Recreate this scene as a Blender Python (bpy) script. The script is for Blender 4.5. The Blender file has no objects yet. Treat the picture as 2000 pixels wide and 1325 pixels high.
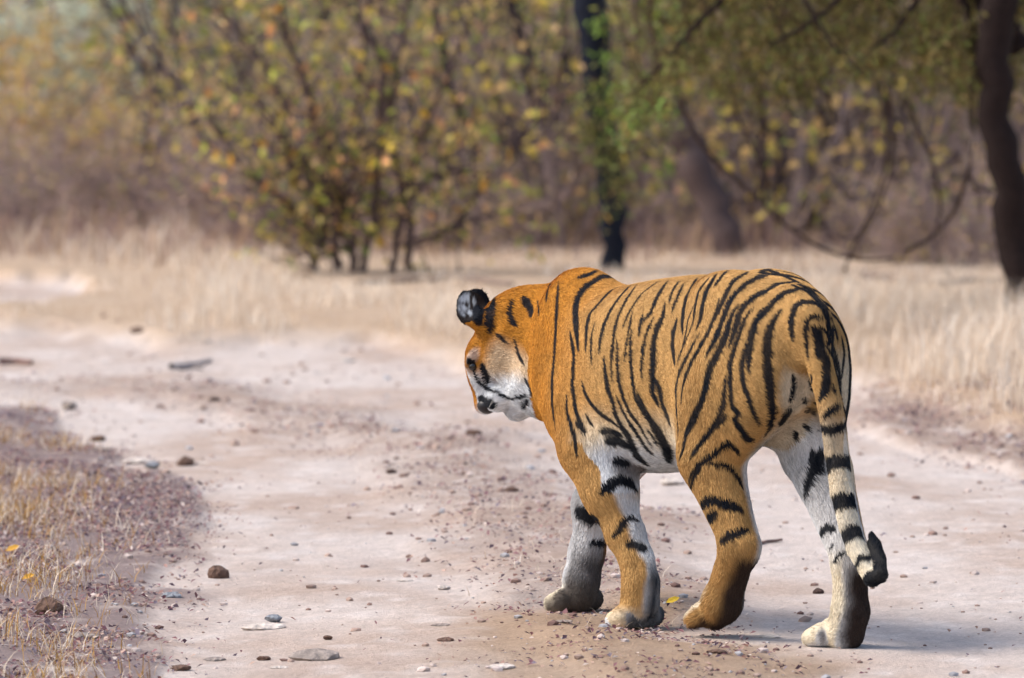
import bpy, bmesh, math, random
import numpy as np
from mathutils import Vector, Matrix
from mathutils.bvhtree import BVHTree
from mathutils.kdtree import KDTree

# ---------------------------------------------------------------- scene, camera, light
scene = bpy.context.scene
COL = scene.collection
F_PX, PITCH, CAM_H = 17930.0, math.radians(3.1), 1.9      # focal length in photo pixels (2000 wide), tilt, eye height

cam_data = bpy.data.cameras.new('camera')
cam_data.sensor_width = 36.0
cam_data.lens = 36.0 * F_PX / 2000.0
cam_data.clip_start = 1.0
cam_data.clip_end = 3000.0
cam_data.dof.use_dof = True
cam_data.dof.focus_distance = 22.25
cam_data.dof.aperture_fstop = 6.0
cam = bpy.data.objects.new('camera', cam_data)
cam.location = (0, 0, CAM_H)
cam.rotation_euler = (math.pi / 2 - PITCH, 0, 0)
COL.objects.link(cam)
scene.camera = cam

SUN_EL, SUN_AZ = math.radians(50), math.radians(-92)       # azimuth from the view direction (+Y), negative = towards -X
sun_dir = Vector((math.sin(SUN_AZ) * math.cos(SUN_EL), math.cos(SUN_AZ) * math.cos(SUN_EL), math.sin(SUN_EL)))
world = bpy.data.worlds.new('World')
scene.world = world
world.use_nodes = True
wn = world.node_tree
sky_tex = wn.nodes.new('ShaderNodeTexSky')
sky_tex.sky_type = 'NISHITA'
sky_tex.sun_disc = False
sky_tex.sun_elevation = SUN_EL
sky_tex.sun_rotation = SUN_AZ
sky_tex.dust_density = 3.0
sky_tex.air_density = 1.0
bg = wn.nodes['Background']
bg.inputs['Strength'].default_value = 0.115
wn.links.new(sky_tex.outputs['Color'], bg.inputs['Color'])

sun_data = bpy.data.lights.new('sun', 'SUN')
sun_data.energy = 1.5
sun_data.angle = math.radians(35)
sun_data.color = (1.0, 0.94, 0.86)
sun = bpy.data.objects.new('sun', sun_data)
sun.rotation_euler = sun_dir.to_track_quat('Z', 'Y').to_euler()
COL.objects.link(sun)

scene.view_settings.view_transform = 'Standard'
scene.view_settings.look = 'None'
scene.view_settings.gamma = 1.0
scene.view_settings.use_curve_mapping = False
scene.view_settings.exposure = 1.08
scene.cycles.use_denoising = True
scene.cycles.max_bounces = 6
scene.cycles.transparent_max_bounces = 4

# ---------------------------------------------------------------- helpers
rng = np.random.default_rng(7)
random.seed(7)

def srgb(r, g, b):
    def c(v):
        v /= 255.0
        return v / 12.92 if v <= 0.04045 else ((v + 0.055) / 1.055) ** 2.4
    return (c(r), c(g), c(b), 1.0)

CP, SP = math.cos(PITCH), math.sin(PITCH)
def pix_ray(px, py):
    x, u = (px - 1000.0) / F_PX, -(py - 662.5) / F_PX
    return Vector((x, CP + u * SP, -SP + u * CP))
def at_ground(px, py, z=0.0):
    r = pix_ray(px, py)
    k = (z - CAM_H) / r.z
    return Vector((0, 0, CAM_H)) + r * k
def at_depth(px, py, y):
    r = pix_ray(px, py)
    return Vector((0, 0, CAM_H)) + r * (y / r.y)
def to_pix(w):
    w = np.asarray(w, float)
    x, y, z = w[..., 0], w[..., 1], w[..., 2] - CAM_H
    d = y * CP - z * SP
    u = y * SP + z * CP
    return np.stack([1000 + F_PX * x / d, 662.5 - F_PX * u / d], -1)

def empty(name, loc=(0, 0, 0), rz=0.0):
    o = bpy.data.objects.new(name, None)
    o.location = loc
    o.rotation_euler = (0, 0, rz)
    COL.objects.link(o)
    return o
def tag(o, label=None, cat=None, group=None, kind=None):
    if label: o['label'] = label
    if cat: o['category'] = cat
    if group: o['group'] = group
    if kind: o['kind'] = kind
    return o
def mesh_np(name, V, Fq, mat=None, parent=None, smooth=True):
    """V (n,3), Fq list of index arrays (m,k) -> ONE mesh object"""
    me = bpy.data.meshes.new(name)
    if not isinstance(Fq, (list, tuple)): Fq = [Fq]
    Fq = [np.asarray(f, np.int32) for f in Fq if len(f)]
    V = np.asarray(V, np.float32)
    me.vertices.add(len(V)); me.vertices.foreach_set('co', V.ravel())
    loops = np.concatenate([f.ravel() for f in Fq])
    tot = np.concatenate([np.full(len(f), f.shape[1], np.int32) for f in Fq])
    start = np.concatenate([[0], np.cumsum(tot)[:-1]]).astype(np.int32)
    me.loops.add(len(loops)); me.loops.foreach_set('vertex_index', loops)
    me.polygons.add(len(tot)); me.polygons.foreach_set('loop_start', start)
    me.polygons.foreach_set('use_smooth', np.full(len(tot), smooth))
    me.update(calc_edges=True)
    o = bpy.data.objects.new(name, me)
    if mat: me.materials.append(mat)
    o.parent = parent
    COL.objects.link(o)
    return o
def set_color(me, name, rgb, domain='POINT'):
    rgb = np.asarray(rgb, np.float32)
    a = me.attributes.new(name, 'FLOAT_COLOR', domain)
    c = np.ones((len(rgb), 4), np.float32); c[:, :3] = rgb[:, :3]
    a.data.foreach_set('color', c.ravel())

def material(name, rough=0.8, spec=0.3):
    m = bpy.data.materials.new(name)
    m.use_nodes = True
    b = m.node_tree.nodes['Principled BSDF']
    b.inputs['Roughness'].default_value = rough
    b.inputs['Specular IOR Level'].default_value = spec
    return m, m.node_tree, b

# value noise on arrays (periodic hash lattice), used for shapes and colour variation
_LAT = np.random.default_rng(3).random((64, 64, 64)).astype(np.float32)
def vnoise(p, scale=1.0):
    p = np.asarray(p, np.float32) * scale
    i = np.floor(p).astype(np.int64); f = p - i
    f = f * f * (3 - 2 * f)
    out = 0
    for dx in (0, 1):
        for dy in (0, 1):
            for dz in (0, 1):
                w = ((f[..., 0] if dx else 1 - f[..., 0]) * (f[..., 1] if dy else 1 - f[..., 1]) * (f[..., 2] if dz else 1 - f[..., 2]))
                out = out + w * _LAT[(i[..., 0] + dx) % 64, (i[..., 1] + dy) % 64, (i[..., 2] + dz) % 64]
    return out
def fbm(p, scale=1.0, octaves=4):
    s, a, n = 0, 0.5, 0
    for k in range(octaves):
        s = s + a * vnoise(np.asarray(p) + 13.7 * k, scale * 2 ** k); n += a; a *= 0.5
    return s / n
def sstep(a, b, x):
    t = np.clip((x - a) / (b - a), 0, 1)
    return t * t * (3 - 2 * t)
# ================================================================ GROUND
def gpx(pts): return np.array([tuple(at_ground(x, y))[:2] for x, y in pts])
def inside(poly, P):
    c = np.zeros(len(P), bool); n = len(poly)
    for i in range(n):
        (x0, y0), (x1, y1) = poly[i], poly[(i + 1) % n]
        t = ((y0 > P[:, 1]) != (y1 > P[:, 1]))
        with np.errstate(divide='ignore', invalid='ignore'):
            c ^= t & (P[:, 0] < (x1 - x0) * (P[:, 1] - y0) / (y1 - y0) + x0)
    return c
def edge_dist(poly, P, closed=True):
    d = np.full(len(P), 99.0); n = len(poly)
    for i in range(n if closed else n - 1):
        a, b = poly[i], poly[(i + 1) % n]
        ab = b - a; t = np.clip((P - a) @ ab / (ab @ ab + 1e-12), 0, 1)
        # distances along the line of sight count less: the ground is seen at a very flat angle
        v = (P - a - t[:, None] * ab) * np.array((1.0, .25))
        d = np.minimum(d, np.hypot(v[:, 0], v[:, 1]))
    return d
def soft_poly(pts, P, soft):
    poly = gpx(pts); s = np.where(inside(poly, P), 1, -1) * edge_dist(poly, P)
    return sstep(-soft, soft, s)
def soft_line(pts, P, w, soft):
    return sstep(w + soft, w - soft, edge_dist(gpx(pts), P, False))

VERGE = [(-300, 770), (0, 788), (70, 800), (140, 850), (240, 905), (310, 960), (345, 1030), (350, 1110), (335, 1200), (310, 1300), (300, 1500), (-400, 1500)]
FAR_EDGE = [(-500, 628), (0, 632), (200, 642), (420, 672), (620, 678), (850, 700), (1000, 722), (1300, 745), (1680, 790), (2000, 835), (2600, 900)]
FAR_POLY = FAR_EDGE + [(2600, 300), (-500, 300)]
def zones(P):
    """masks on ground positions: near verge, mid-track litter strip, far verge, right-hand litter, soil under the tiger"""
    q = np.c_[P, np.zeros(len(P))]
    w = (fbm(q * np.array((1, .35, 1)), 3.0, 3) - .5)
    Pw = P + np.c_[w * .35, w * 1.2]
    verge = soft_poly(VERGE, Pw, .05)
    strip = np.maximum(soft_line([(380, 772), (620, 822), (850, 880), (960, 940), (1080, 1050), (1200, 1180), (1330, 1290)], Pw, .22, .16),
                       .6 * soft_line([(-200, 742), (150, 748), (380, 772)], Pw, .10, .08))
    strip = np.maximum(strip, .9 * soft_poly([(700, 830), (980, 850), (1150, 930), (1330, 1050), (1330, 1150), (1050, 1120), (900, 980)], Pw, .12))
    w2 = (fbm(q * np.array((1, .3, 1)) + 20, 1.6, 3) - .5)
    far = soft_poly(FAR_POLY, P + np.c_[w2 * .5, w2 * 4.5], .22)
    right = soft_poly([(1660, 770), (2600, 830), (2600, 1010), (2000, 915), (1800, 880), (1690, 840)], Pw, .07)
    soil = soft_poly([(950, 1195), (1180, 1190), (1500, 1230), (1650, 1290), (1500, 1420), (900, 1420), (880, 1280)], Pw, .10)
    lane = soft_poly([(-400, 520), (130, 552), (150, 590), (60, 612), (-400, 625)], Pw, .05)          # the track going on round the bend
    return verge, strip, far * (1 - lane), right, soil
def height(P, Zn=None):
    q = np.c_[P, np.zeros(len(P))]
    verge, strip, far, right, soil = Zn if Zn is not None else zones(P)
    h = -.012 + (fbm(q * np.array((1, .5, 1)), 1.3, 3) - .5) * .03 + (fbm(q, 9, 3) - .5) * .012
    h = h + .030 * strip + .015 * verge + .06 * far + .030 * right
    h = h + .02 * np.clip(P[:, 1] - 46, 0, None) + .05 * np.clip(P[:, 1] - 70, 0, None)
    # flat and firm where the paws stand
    for (x, y) in PAWS:
        d = np.hypot((P[:, 0] - x), (P[:, 1] - y) * .6); k = sstep(.24, .09, d)
        h = h * (1 - k) + (-.0095) * k
    return h
_TT = np.array([.716, 21.77]); _f2 = np.array([-math.sin(math.radians(32)), math.cos(math.radians(32))]); _l2 = np.array([-math.cos(math.radians(32)), -math.sin(math.radians(32))])
PAWS = [tuple(_TT + s * _f2 + t * _l2) for s, t in ((1.16, -.045), (.63, .108), (.32, .076), (-.05, -.035))]

xs_ = np.r_[-400, -150, -60, -25, -12, -7, -4.6, np.arange(-3.4, 3.4, .014), 4.6, 7, 12, 25, 60, 150, 400]
ys_ = np.r_[-200, -40, 0, 10, 15, 18, np.arange(20, 40, .034), np.arange(40, 56, .12), np.arange(56, 90, 1.0), 95, 110, 150, 220, 400, 900]
GX, GY = np.meshgrid(xs_, ys_, indexing='xy')
GP = np.c_[GX.ravel(), GY.ravel()]
GZ = zones(GP)
GH = height(GP, GZ)
nxg, nyg = len(xs_), len(ys_)
idx = np.arange(nxg * nyg).reshape(nyg, nxg)
GQ = np.stack([idx[:-1, :-1], idx[:-1, 1:], idx[1:, 1:], idx[1:, :-1]], -1).reshape(-1, 4)
m_ground, nt, b = material('dry_earth', .95, .1)
ground = mesh_np('ground', np.c_[GP, GH], GQ, m_ground)
tag(ground, 'pale sandy dirt track and dry forest floor', None, None, 'structure')
verge, strip, far, right, soil = GZ
q3 = np.c_[GP * np.array((1, .6)), np.zeros(len(GP))]
n1, n2, n3 = fbm(q3, 2.2, 4), fbm(q3 + 9, 14, 3), fbm(q3 + 4, 45, 2)
C = lambda *a: np.array(srgb(*a)[:3])
def gmix(c, d, m): return c + (d - c) * np.clip(m, 0, 1)[:, None]
gc = gmix(np.tile(C(206, 192, 183), (len(GP), 1)), C(188, 167, 153), sstep(.35, .75, n1))
gc = gmix(gc, C(220, 210, 204), sstep(.5, .8, n2) * .5)
gc = gmix(gc, C(160, 138, 124), np.clip(strip * .75 + right * .9, 0, 1) * sstep(.25, .65, n2 + .1))
gc = gmix(gc, C(126, 108, 106), verge * sstep(.2, .6, n2 + .12) * .85)
gc = gmix(gc, C(166, 140, 114), soil * .75)
gc = gmix(gc, C(186, 160, 132), far * .8)
gc = gmix(gc, C(150, 124, 116), far * sstep(40.5, 44, GP[:, 1]) * .9)
gc = gc * (.86 + .28 * n3[:, None])
set_color(ground.data, 'earth', gc)
at_ = nt.nodes.new('ShaderNodeAttribute'); at_.attribute_name = 'earth'
co = nt.nodes.new('ShaderNodeTexCoord')
ns = nt.nodes.new('ShaderNodeTexNoise'); ns.inputs['Scale'].default_value = 90; ns.inputs['Detail'].default_value = 8; ns.inputs['Roughness'].default_value = .7
nt.links.new(co.outputs['Object'], ns.inputs['Vector'])
mr = nt.nodes.new('ShaderNodeMapRange'); mr.inputs['From Min'].default_value = .25; mr.inputs['From Max'].default_value = .75; mr.inputs['To Min'].default_value = .66; mr.inputs['To Max'].default_value = 1.26
nt.links.new(ns.outputs['Fac'], mr.inputs['Value'])
vm = nt.nodes.new('ShaderNodeVectorMath'); vm.operation = 'SCALE'
nt.links.new(at_.outputs['Color'], vm.inputs[0]); nt.links.new(mr.outputs['Result'], vm.inputs['Scale']); nt.links.new(vm.outputs[0], b.inputs['Base Color'])
bp = nt.nodes.new('ShaderNodeBump'); bp.inputs['Strength'].default_value = .6; bp.inputs['Distance'].default_value = .03
nt.links.new(ns.outputs['Fac'], bp.inputs['Height']); nt.links.new(bp.outputs['Normal'], b.inputs['Normal'])
def on_ground(px, py):
    """point of the uneven ground seen at a photo pixel"""
    p = np.array(at_ground(px, py))
    for _ in range(3):
        z = float(height(p[None, :2])[0]); p = np.array(at_ground(px, py, z))
    return p
# ================================================================ PLANTS
class Builder:
    """collects tubes and leaves, then links them as ONE mesh"""
    def __init__(self): self.V, self.Q, self.C, self.n = [], [], [], 0
    def tube(self, P, R, col=None, sides=5):
        P = np.asarray(P, float); R = np.asarray(R, float); m = len(P)
        T = np.gradient(P, axis=0); T /= np.linalg.norm(T, axis=1)[:, None] + 1e-9
        ref = np.array((.31, .95, .05)); A = np.cross(T, ref); A /= np.linalg.norm(A, axis=1)[:, None] + 1e-9; B = np.cross(T, A)
        ang = np.linspace(0, 2 * math.pi, sides, endpoint=False)
        V = P[:, None] + R[:, None, None] * (np.cos(ang)[None, :, None] * A[:, None] + np.sin(ang)[None, :, None] * B[:, None])
        i = np.arange(m * sides).reshape(m, sides); j = np.roll(i, -1, 1)
        Q = np.stack([i[:-1], j[:-1], j[1:], i[1:]], -1).reshape(-1, 4) + self.n
        self.V.append(V.reshape(-1, 3)); self.Q.append(Q); self.n += m * sides
        if col is not None: self.C.append(np.tile(col, (m * sides, 1)))
    def leaves(self, P, L, Wd, col, droop=.4, g=None):
        """folded leaf quads at points P with length L, width Wd"""
        g = g or rng; n = len(P)
        d = g.normal(0, 1, (n, 3)); d[:, 2] -= droop; d /= np.linalg.norm(d, axis=1)[:, None]
        s = np.cross(d, g.normal(0, 1, (n, 3))); s /= np.linalg.norm(s, axis=1)[:, None] + 1e-9
        L = np.broadcast_to(L, n)[:, None]; Wd = np.broadcast_to(Wd, n)[:, None]
        up = np.cross(d, s)
        V = np.stack([P, P + d * L * .5 + s * Wd * .5 + up * Wd * .15, P + d * L, P + d * L * .5 - s * Wd * .5 + up * Wd * .15], 1)
        Q = np.arange(n * 4).reshape(n, 4) + self.n
        self.V.append(V.reshape(-1, 3)); self.Q.append(Q); self.n += n * 4
        self.C.append(np.repeat(col, 4, 0))
    def build(self, name, mat, parent=None, smooth=True):
        o = mesh_np(name, np.concatenate(self.V), np.concatenate(self.Q), mat, parent, smooth)
        if self.C: set_color(o.data, 'tint', np.concatenate(self.C))
        return o
def tint_material(name, rough, spec, translucent=0.0, noise=0.0, nscale=30):
    m, nt, b = material(name, rough, spec)
    a = nt.nodes.new('ShaderNodeAttribute'); a.attribute_name = 'tint'
    src = a.outputs['Color']
    if noise:
        tc = nt.nodes.new('ShaderNodeTexCoord')
        n = nt.nodes.new('ShaderNodeTexNoise'); n.inputs['Scale'].default_value = nscale; n.inputs['Detail'].default_value = 6
        nt.links.new(tc.outputs['Object'], n.inputs['Vector'])
        r = nt.nodes.new('ShaderNodeMapRange'); r.inputs['To Min'].default_value = 1 - noise; r.inputs['To Max'].default_value = 1 + noise
        nt.links.new(n.outputs['Fac'], r.inputs['Value'])
        v = nt.nodes.new('ShaderNodeVectorMath'); v.operation = 'SCALE'
        nt.links.new(src, v.inputs[0]); nt.links.new(r.outputs['Result'], v.inputs['Scale']); src = v.outputs[0]
        bu = nt.nodes.new('ShaderNodeBump'); bu.inputs['Strength'].default_value = .8; bu.inputs['Distance'].default_value = .01
        nt.links.new(n.outputs['Fac'], bu.inputs['Height']); nt.links.new(bu.outputs['Normal'], b.inputs['Normal'])
    nt.links.new(src, b.inputs['Base Color'])
    if translucent:
        t = nt.nodes.new('ShaderNodeBsdfTranslucent'); mx = nt.nodes.new('ShaderNodeMixShader'); mx.inputs[0].default_value = translucent
        nt.links.new(src, t.inputs['Color'])
        nt.links.new(b.outputs[0], mx.inputs[1]); nt.links.new(t.outputs[0], mx.inputs[2]); nt.links.new(mx.outputs[0], nt.nodes['Material Output'].inputs['Surface'])
    return m
M_BARK = tint_material('bark', .9, .15, 0, .45, 40)
M_TWIG = tint_material('twig', .9, .15)
M_LEAF = tint_material('leaf', .6, .3, .35)
M_STRAW = tint_material('straw', .7, .25, .25)
CC = lambda *a: np.array(srgb(*a)[:3])

def wander(g, p, d, L, n, bend=.25, up=0.0):
    """a crooked polyline of n points and length L"""
    P = [np.array(p, float)]; d = np.array(d, float) / np.linalg.norm(d)
    for _ in range(n - 1):
        d = d + g.normal(0, bend, 3) + np.array((0, 0, up)); d /= np.linalg.norm(d)
        P.append(P[-1] + d * L / (n - 1))
    return np.array(P), d
def pick(g, pal, n, jit=.2):
    pal = np.array([np.r_[CC(*c[:3]), c[3]] for c in pal]); w = pal[:, 3] / pal[:, 3].sum()
    k = g.choice(len(pal), n, p=w)
    return pal[k, :3] * g.uniform(1 - jit, 1 + jit, (n, 1))
def shrub(name, seed, stems, h, spread, pal, nleaf, leafsize, bark=(150, 134, 132), twigs=7, r0=.014, arch=-.02, sub=4):
    """a many-stemmed dry shrub: stems, side twigs, sparse leaves on the twigs"""
    g = np.random.default_rng(seed)
    root = empty(name)
    B, Lf = Builder(), Builder()
    ends = []
    for s in range(stems):
        a = g.uniform(0, 2 * math.pi); p0 = np.array((math.cos(a), math.sin(a), 0)) * g.uniform(.02, .16) * spread
        d = np.array((math.cos(a) * g.uniform(.1, .9) * spread, math.sin(a) * g.uniform(.1, .9) * spread, 1))
        L = h * g.uniform(.65, 1.15)
        P, _ = wander(g, p0 - np.array((0, 0, .05)), d, L, 9, .13, arch)
        R = r0 * g.uniform(.6, 1.3) * np.linspace(1, .28, 9)
        col = CC(*bark) * g.uniform(.7, 1.25)
        B.tube(P, R, col, 6)
        for t in range(twigs):
            k = g.uniform(.18, 1) * 7.9; i = int(k); q = P[i] + (P[i + 1] - P[i]) * (k - i)
            dd = (P[i + 1] - P[i]) / np.linalg.norm(P[i + 1] - P[i]) + g.normal(0, .75, 3)
            T, _ = wander(g, q, dd, L * g.uniform(.2, .5), 6, .22, .0)
            B.tube(T, R[i] * .5 * np.linspace(1, .3, 6), col * g.uniform(.85, 1.2), 4)
            ends.append(T)
            for u in range(sub):
                k2 = g.uniform(.2, 1) * 4.9; i2 = int(k2); q2 = T[i2] + (T[i2 + 1] - T[i2]) * (k2 - i2)
                U, _ = wander(g, q2, T[-1] - T[0] + g.normal(0, .16, 3), L * g.uniform(.08, .22), 4, .25)
                B.tube(U, R[i] * .25 * np.linspace(1, .4, 4), col * g.uniform(.85, 1.25), 3)
                ends.append(U)
    B.build('stems', M_BARK, root)
    if nleaf:
        E = [e[g.integers(1, len(e))] for e in [ends[k] for k in g.integers(0, len(ends), nleaf)]]
        P = np.array(E) + g.normal(0, .015, (nleaf, 3))
        L = leafsize * g.uniform(.6, 1.3, nleaf)
        Lf.leaves(P, L, L * g.uniform(.45, .75, nleaf), pick(g, pal, nleaf), g=g)
        o = Lf.build('foliage', M_LEAF, root, False); o['kind'] = 'stuff'
    return root
def kids(o): return [c for c in bpy.data.objects if c.parent == o]
def copy_tree(o, loc, rz=0.0, sc=1.0):
    c = o.copy(); COL.objects.link(c); c.location = loc; c.rotation_euler = (0, 0, rz); c.scale = (sc, sc, sc)
    for ch in PROTO_KIDS[o.name]:
        k = ch.copy(); k.parent = c; COL.objects.link(k)
    return c
PROTO_KIDS = {}
def gz(x, y): return float(height(np.array([[x, y]]))[0])

YEL = [(212, 180, 92, 5), (218, 190, 116, 4), (198, 150, 84, 2), (176, 170, 88, 2), (224, 190, 150, 2)]
MIX = [(200, 180, 92, 4), (160, 166, 78, 3), (210, 176, 126, 3), (130, 146, 74, 1.5), (204, 156, 112, 1.2)]
GREY = [(206, 214, 196, 5), (186, 198, 178, 4), (212, 208, 172, 2), (220, 170, 116, .6)]
BRN = [(176, 150, 140, 3), (192, 164, 148, 3), (206, 170, 110, 1)]
GRN = [(122, 150, 66, 4), (104, 132, 60, 3), (176, 176, 80, 2), (150, 166, 110, 2)]
OLV = [(108, 100, 56, 5), (126, 114, 66, 4), (84, 76, 46, 3), (150, 128, 80, 2), (118, 128, 64, 4)]

WHERE = [(-999, 260, 'where the track bends away'), (260, 520, 'between the bend and the tangled shrub'), (520, 860, 'behind the tangled shrub'), (860, 1130, 'behind the crooked saplings'),
         (1130, 1300, 'around the straight dark trunk'), (1300, 1480, 'around the leaning trunk'), (1480, 1760, 'behind the sagging stem'), (1760, 1930, 'behind the bowed stem'), (1930, 9999, 'beside the dark canopy trunk')]
def place(proto, rows, label, cat):
    """the prototype and its copies, each labelled by what it stands beside"""
    PROTO_KIDS[proto.name] = kids(proto)
    for i, (px, y, sc) in enumerate(rows):
        x = at_px(px, y)
        o = proto if i == 0 else copy_tree(proto, (0, 0, 0))
        o.location = (x, y, gz(x, y) - .02); o.rotation_euler = (0, 0, float(g0.uniform(0, 6.28))); o.scale = (sc,) * 3
        w = next(t for a, b_, t in WHERE if a <= px < b_)
        lab = label + ' ' + w + (', set far back' if y > 53 else '')
        tag(o, lab, cat, label.split(' with')[0] + 's ' + w)
def at_px(px, y): return at_depth(px, 400, y).x
g0 = np.random.default_rng(21)

# the big tangled shrub in the middle, built stem by stem
def stem_from(px_pts, y, r0, r1, B, col, n=26, sides=9, yj=0.0):
    P = np.array([tuple(at_depth(x, v, y + yj * k)) for k, (x, v) in enumerate(px_pts)])
    if len(P) > 2:                                   # smooth the traced line
        t = np.linspace(0, len(P) - 1, n); P = np.stack([np.interp(t, np.arange(len(P)), P[:, k]) for k in range(3)], 1)
        P[1:-1] = (P[:-2] + 2 * P[1:-1] + P[2:]) / 4
    else:
        P = P[0] + (P[1] - P[0]) * np.linspace(0, 1, n)[:, None]
    P = P + np.random.default_rng(int(px_pts[0][0])).normal(0, r0 * .18, P.shape)
    n_ = len(P); lump = 1 + .22 * (fbm(P * np.array((3, 3, 1.0)), 7, 3) - .5) * 2
    B.tube(P, np.linspace(r0, r1, n_) * lump, CC(*col) * .9, sides)
    return P
def twiggy(g, B, lines, n, L, r, col, pool):
    for _ in range(n):
        P = lines[g.integers(len(lines))]; k = g.integers(2, len(P) - 1)
        T, _ = wander(g, P[k], (P[k] - P[k - 1]) / (np.linalg.norm(P[k] - P[k - 1]) + 1e-9) + g.normal(0, .8, 3), L * g.uniform(.4, 1.2), 7, .2)
        B.tube(T, r * g.uniform(.6, 1.2) * np.linspace(1, .3, 7), CC(*col) * g.uniform(.75, 1.3), 4); pool.append(T)
        for _ in range(3):
            U, _ = wander(g, T[g.integers(2, 7)], T[-1] - T[0] + g.normal(0, .12, 3), L * g.uniform(.15, .4), 4, .25)
            B.tube(U, r * .45 * np.linspace(1, .4, 4), CC(*col) * g.uniform(.8, 1.3), 3); pool.append(U)
def traced(name, base_px, y, lines, col, label, cat, pal, nleaf, leafsize, ntwig, Ltw, extra=None, droop=.4, stem_name='stem', spread=.02):
    """a shrub or tree whose main stems follow the photograph; base_px sets where it stands"""
    bx = at_depth(base_px[0], base_px[1], y); root = empty(name)
    g = np.random.default_rng(int(base_px[0] * 7 + y)); polys = []
    main = None
    for px_pts, r0, r1 in lines:
        B = Builder(); polys.append(stem_from(px_pts, y, r0, r1, B, col, yj=float(g.normal(0, .03))))
        if stem_name == 'trunk' and main is not None: B.build('limb', M_BARK, main)          # limbs grow out of the trunk
        else: main = B.build(stem_name, M_BARK, root)
    pool = []
    if ntwig:
        B = Builder(); twiggy(g, B, polys, ntwig, Ltw, .006, col, pool); o = B.build('twigs', M_TWIG, root); o['kind'] = 'stuff'
    if nleaf:
        P = np.array([pool[k][g.integers(1, len(pool[k]))] for k in g.integers(0, len(pool), nleaf)]) + g.normal(0, spread, (nleaf, 3))
        L = leafsize * g.uniform(.6, 1.3, nleaf); Lf = Builder()
        Lf.leaves(P, L, L * g.uniform(.4, .7, nleaf), pick(g, pal, nleaf), droop, g=g)
        o = Lf.build('foliage', M_LEAF, root, False); o['kind'] = 'stuff'
    tag(root, label, cat)
    return root, pool

sh1, pool1 = traced('shrub', (640, 560), 39.4, [
    ([(628, 560), (600, 480), (590, 440)], .016, .012), ([(660, 560), (655, 470), (640, 330), (600, 180), (560, 60), (540, -60)], .020, .009),
    ([(640, 470), (600, 380), (548, 288)], .014, .006), ([(690, 560), (690, 450), (640, 330), (640, 250)], .018, .008),
    ([(700, 560), (730, 430), (740, 300), (750, 130), (700, 40), (690, -60)], .018, .010), ([(760, 560), (790, 400), (840, 345), (925, 325)], .018, .007),
    ([(800, 560), (800, 430), (770, 300), (760, 200), (790, 60), (800, -60)], .020, .010), ([(650, 480), (690, 330), (720, 160)], .012, .006),
    ([(790, 400), (830, 250), (900, 90), (940, -40)], .013, .007), ([(670, 520), (560, 400), (470, 330), (420, 250)], .012, .005),
    ([(690, 500), (600, 330), (480, 170), (440, 60)], .012, .005), ([(780, 480), (880, 450), (1000, 300), (1060, 220)], .011, .005)],
    (92, 76, 73), 'large tangled brown shrub with yellowing leaves rising from the grass verge', 'shrub', MIX, 1900, .044, 300, .34)
sh2, pool2 = traced('sapling', (950, 540), 42.5, [
    ([(955, 540), (940, 400), (935, 320), (920, 260), (870, 150), (850, 20), (845, -60)], .020, .016), ([(985, 540), (960, 420), (980, 330), (1040, 210), (1010, 60), (990, -60)], .016, .012),
    ([(1070, 240), (1060, 170), (1000, 30), (990, -60)], .022, .018), ([(1000, 540), (1060, 330), (1090, 210), (1110, 60), (1090, -60)], .013, .010),
    ([(970, 540), (900, 380), (860, 300)], .011, .006), ([(1040, 540), (1050, 400), (1010, 280)], .010, .005)],
    (64, 55, 56), 'slender crooked saplings with sparse yellow leaves behind the tangled shrub', 'sapling', MIX, 1000, .046, 170, .34)
tr1, poolt1 = traced('tree', (1205, 560), 39.6, [
    ([(1208, 575), (1200, 500), (1192, 420), (1185, 330), (1176, 240), (1166, 150), (1158, 60), (1150, -40), (1135, -250), (1140, -800), (1120, -1600)], .048, .085)],
    (34, 38, 50), 'straight dark trunked tree with green leafy sprigs, standing behind the tiger', 'tree', GRN, 0, .05, 0, .3, stem_name='trunk')
tr2, poolt2 = traced('leaning_tree', (1430, 545), 41.0, [
    ([(1440, 560), (1425, 500), (1400, 430), (1370, 350), (1345, 300), (1315, 240), (1300, 190), (1270, 80), (1240, -60), (1160, -500), (1100, -1100)], .082, .062),
    ([(1300, 240), (1290, 205), (1320, 170), (1340, 100), (1380, -50)], .026, .018)],
    (92, 78, 76), 'thick greyish brown leaning trunk behind the hips of the tiger', 'tree', BRN, 0, .05, 0, .3, stem_name='trunk')
tr3, poolt3 = traced('canopy_tree', (1995, 690), 34.6, [
    ([(2010, 700), (2000, 600), (1985, 480), (1968, 350), (1950, 230), (1935, 120), (1950, 0), (1980, -200), (2000, -900), (1980, -1700)], .070, .066),
    ([(1985, -150), (1960, 20), (1900, -40), (1800, -120), (1600, -160), (1400, -120), (1280, -40)], .030, .012), ([(1990, 90), (1950, 40), (1915, -10), (1880, -70)], .050, .045),
    ([(1945, 200), (1905, 120), (1890, 20), (1850, -80), (1700, -100)], .022, .012), ([(1850, -80), (1790, 0), (1750, 60), (1700, 100)], .014, .006),
    ([(1700, -120), (1640, 0), (1560, 60), (1500, 90)], .014, .006), ([(1500, -140), (1430, -20), (1350, 60), (1300, 120), (1240, 180)], .014, .006), ([(1600, -140), (1560, -20), (1620, 80), (1690, 150)], .012, .005)],
    (44, 34, 32), 'dark trunked tree at the grass edge with drooping olive brown canopy', 'tree', OLV, 0, .04, 0, .3, stem_name='trunk')
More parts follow.
